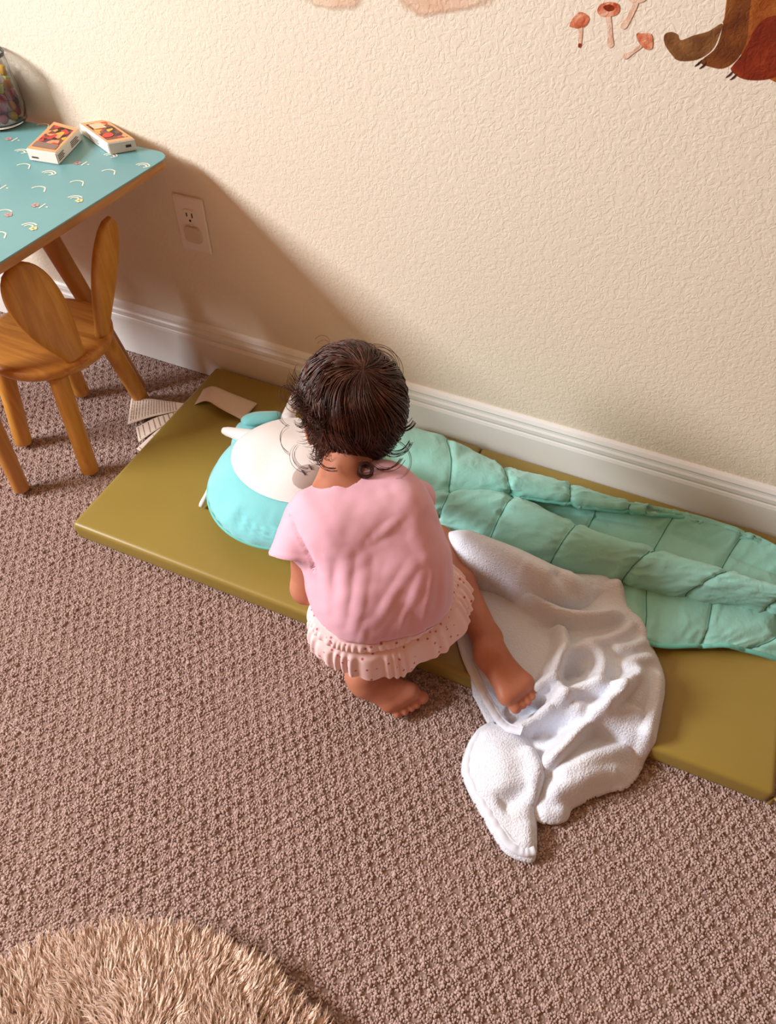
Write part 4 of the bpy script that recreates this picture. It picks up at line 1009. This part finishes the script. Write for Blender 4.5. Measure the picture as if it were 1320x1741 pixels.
for s in (-1, 1):
    bm = bmesh.new(); c = hc+Fh*.0625-Uh*.010+Lh*s*.022; bmesh.ops.create_uvsphere(bm, u_segments=20, v_segments=12, radius=.0075, matrix=Matrix.Translation(tuple(c)))
    ey = bmobj('eye', bm, simple('eye_white', 'e9e2da', rough=.2) if s < 0 else bpy.data.materials['eye_white'], kid)
    bm = bmesh.new(); bmesh.ops.create_uvsphere(bm, u_segments=16, v_segments=8, radius=.0042, matrix=Matrix.Translation(tuple(c+Fh*.0042))); bmobj('iris', bm, simple('iris_brown', '2a1710', rough=.1) if s < 0 else bpy.data.materials['iris_brown'], ey)
    bm = bmesh.new(); tube(bm, [c+Lh*t*.011+Uh*(.013-.004*t*t)+Fh*(.002-.004*abs(t)) for t in np.linspace(-1, 1, 7)], [.0008, .0015, .0018, .0018, .0018, .0015, .0008], 6); bmobj('eyebrow', bm, M['hair'], kid)

# shirt: inflated torso with sleeves, creased by tension folds
S_ = nrm(che-wai)
Wc = atd(651, 1012, 1.088); Wb = atd(650, 1086, 1.045); Wl = nrm(atd(768, 985, 1.10)-atd(535, 1032, 1.06)); Wa = .105
Hc = atd(668, 1047, 1.115); Hb = atd(655, 1148, 1.088); Hl = nrm(atd(815, 1018, 1.115)-atd(520, 1048, 1.08)); Ha = .129
Wg = Wc-Wb; Hg = Hc-Hb; Wn = nrm(np.cross(Wl, Wg)); Wn = Wn*np.sign(Wn[2])
shirt = [lat(Wc-Wn*.01, .030, .078, .03, Wl), lat(L_(Wc, mid, .5), .036, .071, .03, Wl), lat(mid, .041, .0635), lat(che, .048, .059, .03, LU), lat(sho, .062, .0385, .025, LU)]
sleL = atd(503, 950, 1.055); sleR = atd(710, 850, 1.145)
shirt.append(lat(atd(612, 832, 1.082), .034, .034, .025, LU)); shirt += [prim(shL+LU*.012, sleL, .036, .041, None, .012), prim(shR-LU*.012, sleR, .034, .033, None, .012)]
cutL = (sleL, nrm(sleL-shL)); cutR = (sleR, nrm(sleR-shR))
hem0 = Wc
_field = field
def nkf(P): return _field(P, [prim(nb0+nrm(hc-nb0)*.008, nb0+nrm(hc-nb0)*.08, .033, .044, None, .01)])
def field(P, prims, extra=None):
    if prims is not shirt: return _field(P, prims, extra)
    d = _field(P, prims[:6]); k = .010
    for pr, cut in ((prims[6], cutL), (prims[7], cutR)):
        e = np.maximum(_field(P, [pr]), (P-cut[0])@cut[1]); h = np.clip(.5+.5*(d-e)/k, 0, 1); d = d*(1-h)+e*h-k*h*(1-h)
    nk = nkf(P)
    fd = np.clip((nk-.004)/.014, 0, 1)
    return np.maximum(np.maximum(d-extra(P)*fd, -(P-hem0)@Wn), -nk-.002) - .0022*np.exp(-((nk-.006)/.0045)**2)+.0012*np.exp(-((nk-.0125)/.0015)**2)
def folds(P):
    l = (P-wai)@Lr; s = (P-wai)@S_; out = np.zeros(len(P))
    back = np.clip(((P-mid)@-Fw+.02)/.03, 0, 1)
    for (l0, s0), (l1, s1), wd, h in (((-.055, .10), (-.075, .01), .006, .0045), ((-.03, .085), (-.062, -.02), .006, .0035), ((.035, .06), (-.03, -.005), .006, .0040), ((.05, .04), (.0, -.03), .0055, .0035),
                                     ((.07, .05), (.045, -.03), .0055, .0040), ((.085, .05), (.075, -.03), .005, .0035), ((-.01, .115), (.03, .125), .004, .003), ((-.02, .108), (.02, .115), .004, .0025), ((-.085, .10), (-.09, .05), .006, .004), ((.02, -.0), (.01, -.035), .004, .003), ((-.04, .0), (-.05, -.035), .004, .003)):
        A = v3(l0, s0, 0)[:2]; B = v3(l1, s1, 0)[:2]; Q = np.stack([l, s], 1); ab = B-A; t = np.clip((Q-A)@ab/(ab@ab), 0, 1); d = np.linalg.norm(Q-A-t[:, None]*ab, axis=1)
        out += .42*h*np.exp(-(d/wd/1.25)**2)*np.sin(np.pi*np.clip(t, .08, .92))*back - h*.12*np.exp(-((d-wd*2)/wd)**2)*back
    out += .0016*vnoise(np.stack([l+.45*s, s*.35, (P@Fw)*.5], 1), 40, 31) + .0008*vnoise(P, 70, 32)
    sp = (P-atd(520, 922, 1.03))@nrm(atd(545, 905, 1.03)-atd(505, 925, 1.03)); out -= .0028*np.exp(-(sp/.0018)**2)*np.clip((.055-np.linalg.norm(P-atd(518, 925, 1.03), axis=1))/.02, 0, 1)
    for c in (cutL, cutR): out += .0016*np.exp(-(((P-c[0])@c[1]+.010)/.002)**2)*-.6*(np.linalg.norm(P-c[0], axis=1) < .05)
    return out
sh_o = implicit('shirt', shirt, M['shirt'], kid, .0036, folds, 8)
# ruffled hem: gathered band and a flaring ruffle
nth = 420; th = np.linspace(0, 2*math.pi, nth+1)[:-1]; rows = []
wav = lambda n_, s: vnoise(np.stack([np.cos(th)*n_, np.sin(th)*n_, 0*th+s], 1), 1, 40)
for t, rad, amp in ((-.06, -.016, 0), (0, -.002, 0), (.03, .004, .2), (.10, .006, .6), (.18, .005, .5), (.235, .0005, .25), (.26, 0, .2), (.29, .002, .3), (.36, .006, .9), (.5, .006, 1.0), (.65, .005, 1.1), (.8, .003, 1.2), (.92, .001, 1.2), (1., 0, 1.1)):
    tp = max(t, 0)**.9+min(t, 0); c = Wc*(1-tp)+Hc*tp; lx = Wl*(1-t)+Hl*t; av = Wa*(1-tp)+Ha*tp; gv = Wg*(1-tp)+Hg*tp; gl = np.linalg.norm(gv)
    per = 60 if t < .27 else 34
    w1 = np.sin(th*per+2.5*wav(3, 1.0)*3)*0.0017*amp+wav(6, 3.)*.006*max(0, t-.25)
    dr = rad+w1; ax = np.outer(np.cos(th), lx)*(av+dr)[:, None]+np.outer(np.sin(th), gv/gl)*(gl+dr)[:, None]
    up = (wav(5, 7.)*.006*t+ .0)[:, None]*S_[None]
    rows.append(c+ax+up)
rows.append(rows[-1]*.95+Hc*.05+v3(0, 0, -.002))
Gd = cr(np.array(rows), np.linspace(0, len(rows)-1, 60))
V = Gd.reshape(-1, 3); V[:, 2] = np.maximum(V[:, 2], np.where(V[:, 1] > my0-.01, MT+.004, .004))
o = pyd('ruffle', V, gridfaces(60, nth, 0, True), M['print'], sh_o); bake(o, [('SOLIDIFY', dict(thickness=.0015, offset=0))])
setp(o, 'pale pink ruffled hem with tiny red blossom print')

# hair
Cd = nrm(-.62*Fh+.76*Uh+.18*Lh); E1 = nrm(np.cross(Cd, Lh)); 
if E1@Fh < 0: E1 = -E1
E2 = np.cross(Cd, E1); HR = (.0725, .0845, .078); hcc = hc-Fh*.004+Uh*.006
def hpt(al, ph, off):
    d = math.cos(al)*Cd+math.sin(al)*(math.cos(ph)*E1+math.sin(ph)*E2)
    return hcc+(Lh*HR[0]*(d@Lh)+Fh*HR[1]*(d@Fh)+Uh*HR[2]*(d@Uh))*(1+off), d
RSIDE = math.copysign(1, Lh@E2)
EAR = math.atan2((-Lh)@E2, (-Lh)@E1)
def hair_end(ph):   # polar reach of the hair: short over the brow, longest at the nape
    c = math.cos(ph); return 1.15+1.14*(1-c)/2+.16*math.exp(-((c+1)/.35)**2)*(1 if math.sin(ph)*RSIDE > -.2 else .4)+.10*abs(math.sin(ph))-(.62*math.exp(-((math.atan2(math.sin(ph-EAR), math.cos(ph-EAR)))/.30)**2))
bm = bmesh.new(); rings = []
for i in range(25):
    ring = []
    for j in range(64):
        ph = 2*math.pi*j/64; al = .02+(hair_end(ph)*1.0-.02)*i/24; p, d = hpt(al, ph, .02-.06*max(0, i/24-.85)/.15+.008*math.sin(ph*17+al*3)); ring.append(bm.verts.new(tuple(p)))
    rings.append(ring)
for i in range(24):
    for j in range(64): bm.faces.new((rings[i][j], rings[i][(j+1) % 64], rings[i+1][(j+1) % 64], rings[i+1][j]))
bm.faces.new(rings[0]); cap = bmobj('hair', bm, M['hair'], kid)
bm = bmesh.new()
for lk in range(420):
    ph0 = random.uniform(0, 2*math.pi); a0 = .04+1.5*random.random()**.9; aend = hair_end(ph0)*random.uniform(.93, 1.10)
    if a0 > aend-.45: a0 = aend-.45-random.random()*.3
    a0 = max(.03, a0); swirl = random.uniform(.2, 1.3); wa = random.uniform(.04, .19); flip = random.uniform(.2, 1.0) if math.cos(ph0) < .4 else .2; lay = random.uniform(.03, .15); cdir = random.choice((-1, 1)); csz = random.uniform(.006, .013); wv = random.uniform(0, 6.28)
    for s in range(13):
        ph = ph0+random.gauss(0, .055)/max(.25, math.sin(max(.3, a0))); al0 = a0+random.uniform(-.05, .05); ae = aend+random.uniform(-.05, .05); P = []; n1 = 11
        for i in range(n1):
            t = i/(n1-1); al = al0+(ae-al0)*t; p, d = hpt(max(.02, al), ph+swirl*(al-al0)*.6+wa*math.sin(t*6+wv), .012+lay*(1+.35*math.sin(t*7+wv))*math.sin(min(1, t*1.6+.1)*math.pi/2)+random.uniform(-.004, .004)+.03*t*t*flip); P.append(p)
        T = nrm(P[-1]-P[-2]); O = nrm(d-T*(d@T)); Sd = np.cross(T, O)*cdir
        if flip > .35:
            cs = csz*random.uniform(.8, 1.2); turn = random.uniform(2.0, 4.6)*flip; b0 = P[-1]; ax = nrm(O+Sd*random.uniform(.3, .9)) 
            for q in range(1, 8):
                an = turn*q/7; P.append(b0+T*cs*math.sin(an)+ax*cs*(1-math.cos(an))+Sd*.0008*q)
        P = np.array(P); n2 = len(P); tt = np.linspace(0, 1, n2); R = .00085*(.5+.5*np.minimum(1, tt*6))*(1-tt**3)+.00012
        tube(bm, P, R, 3, False)
# loose curls standing away from the head: (px, py, radius px, turns, start angle, depth)
for (cx, cy, rp, tn, a0, dep, n_s, thk) in ((621, 800, 14, 1.25, -2.2, 1.005, 22, .0009), (489, 664, 15, .8, 1.2, 1.02, 3, .0005), (503, 742, 32, .36, 1.9, .99, 3, .0004), (495, 700, 26, .42, 1.8, 1.0, 3, .0004), (552, 590, 14, .5, 3.6, 1.10, 2, .0004), (600, 628, 50, .38, 3.9, 1.07, 5, .0006), (645, 635, 44, .42, 4.3, 1.07, 8, .0007), (680, 710, 26, .42, 0.3, 1.03, 10, .0007), (668, 745, 30, .45, .2, 1.03, 10, .0007), (650, 770, 36, .35, .3, 1.01, 8, .0007), (665, 790, 40, .4, -1.2, 1.0, 3, .0004), (520, 770, 30, .4, 1.4, .99, 5, .0005), (560, 770, 30, .4, 1.2, .985, 8, .0006)):
    for s in range(n_s):
        P = []; k_ = 22; jr = random.gauss(1, .10); jx, jy = random.gauss(0, 2.2), random.gauss(0, 2.2); jd = random.gauss(0, .004)
        for i in range(k_):
            t = i/(k_-1); an = a0+tn*2*math.pi*t; rr = rp*jr*(1-.35*t); P.append(atd(cx+jx+rr*math.cos(an), cy+jy+rr*math.sin(an), dep+.035+jd+.006*t))
        tube(bm, P, [thk*.62*(1-(i/(k_-1))**3)+.0001 for i in range(k_)], 3, False)
o = bmobj('hair_curls', bm, M['hair'], cap); o['kind'] = 'stuff'
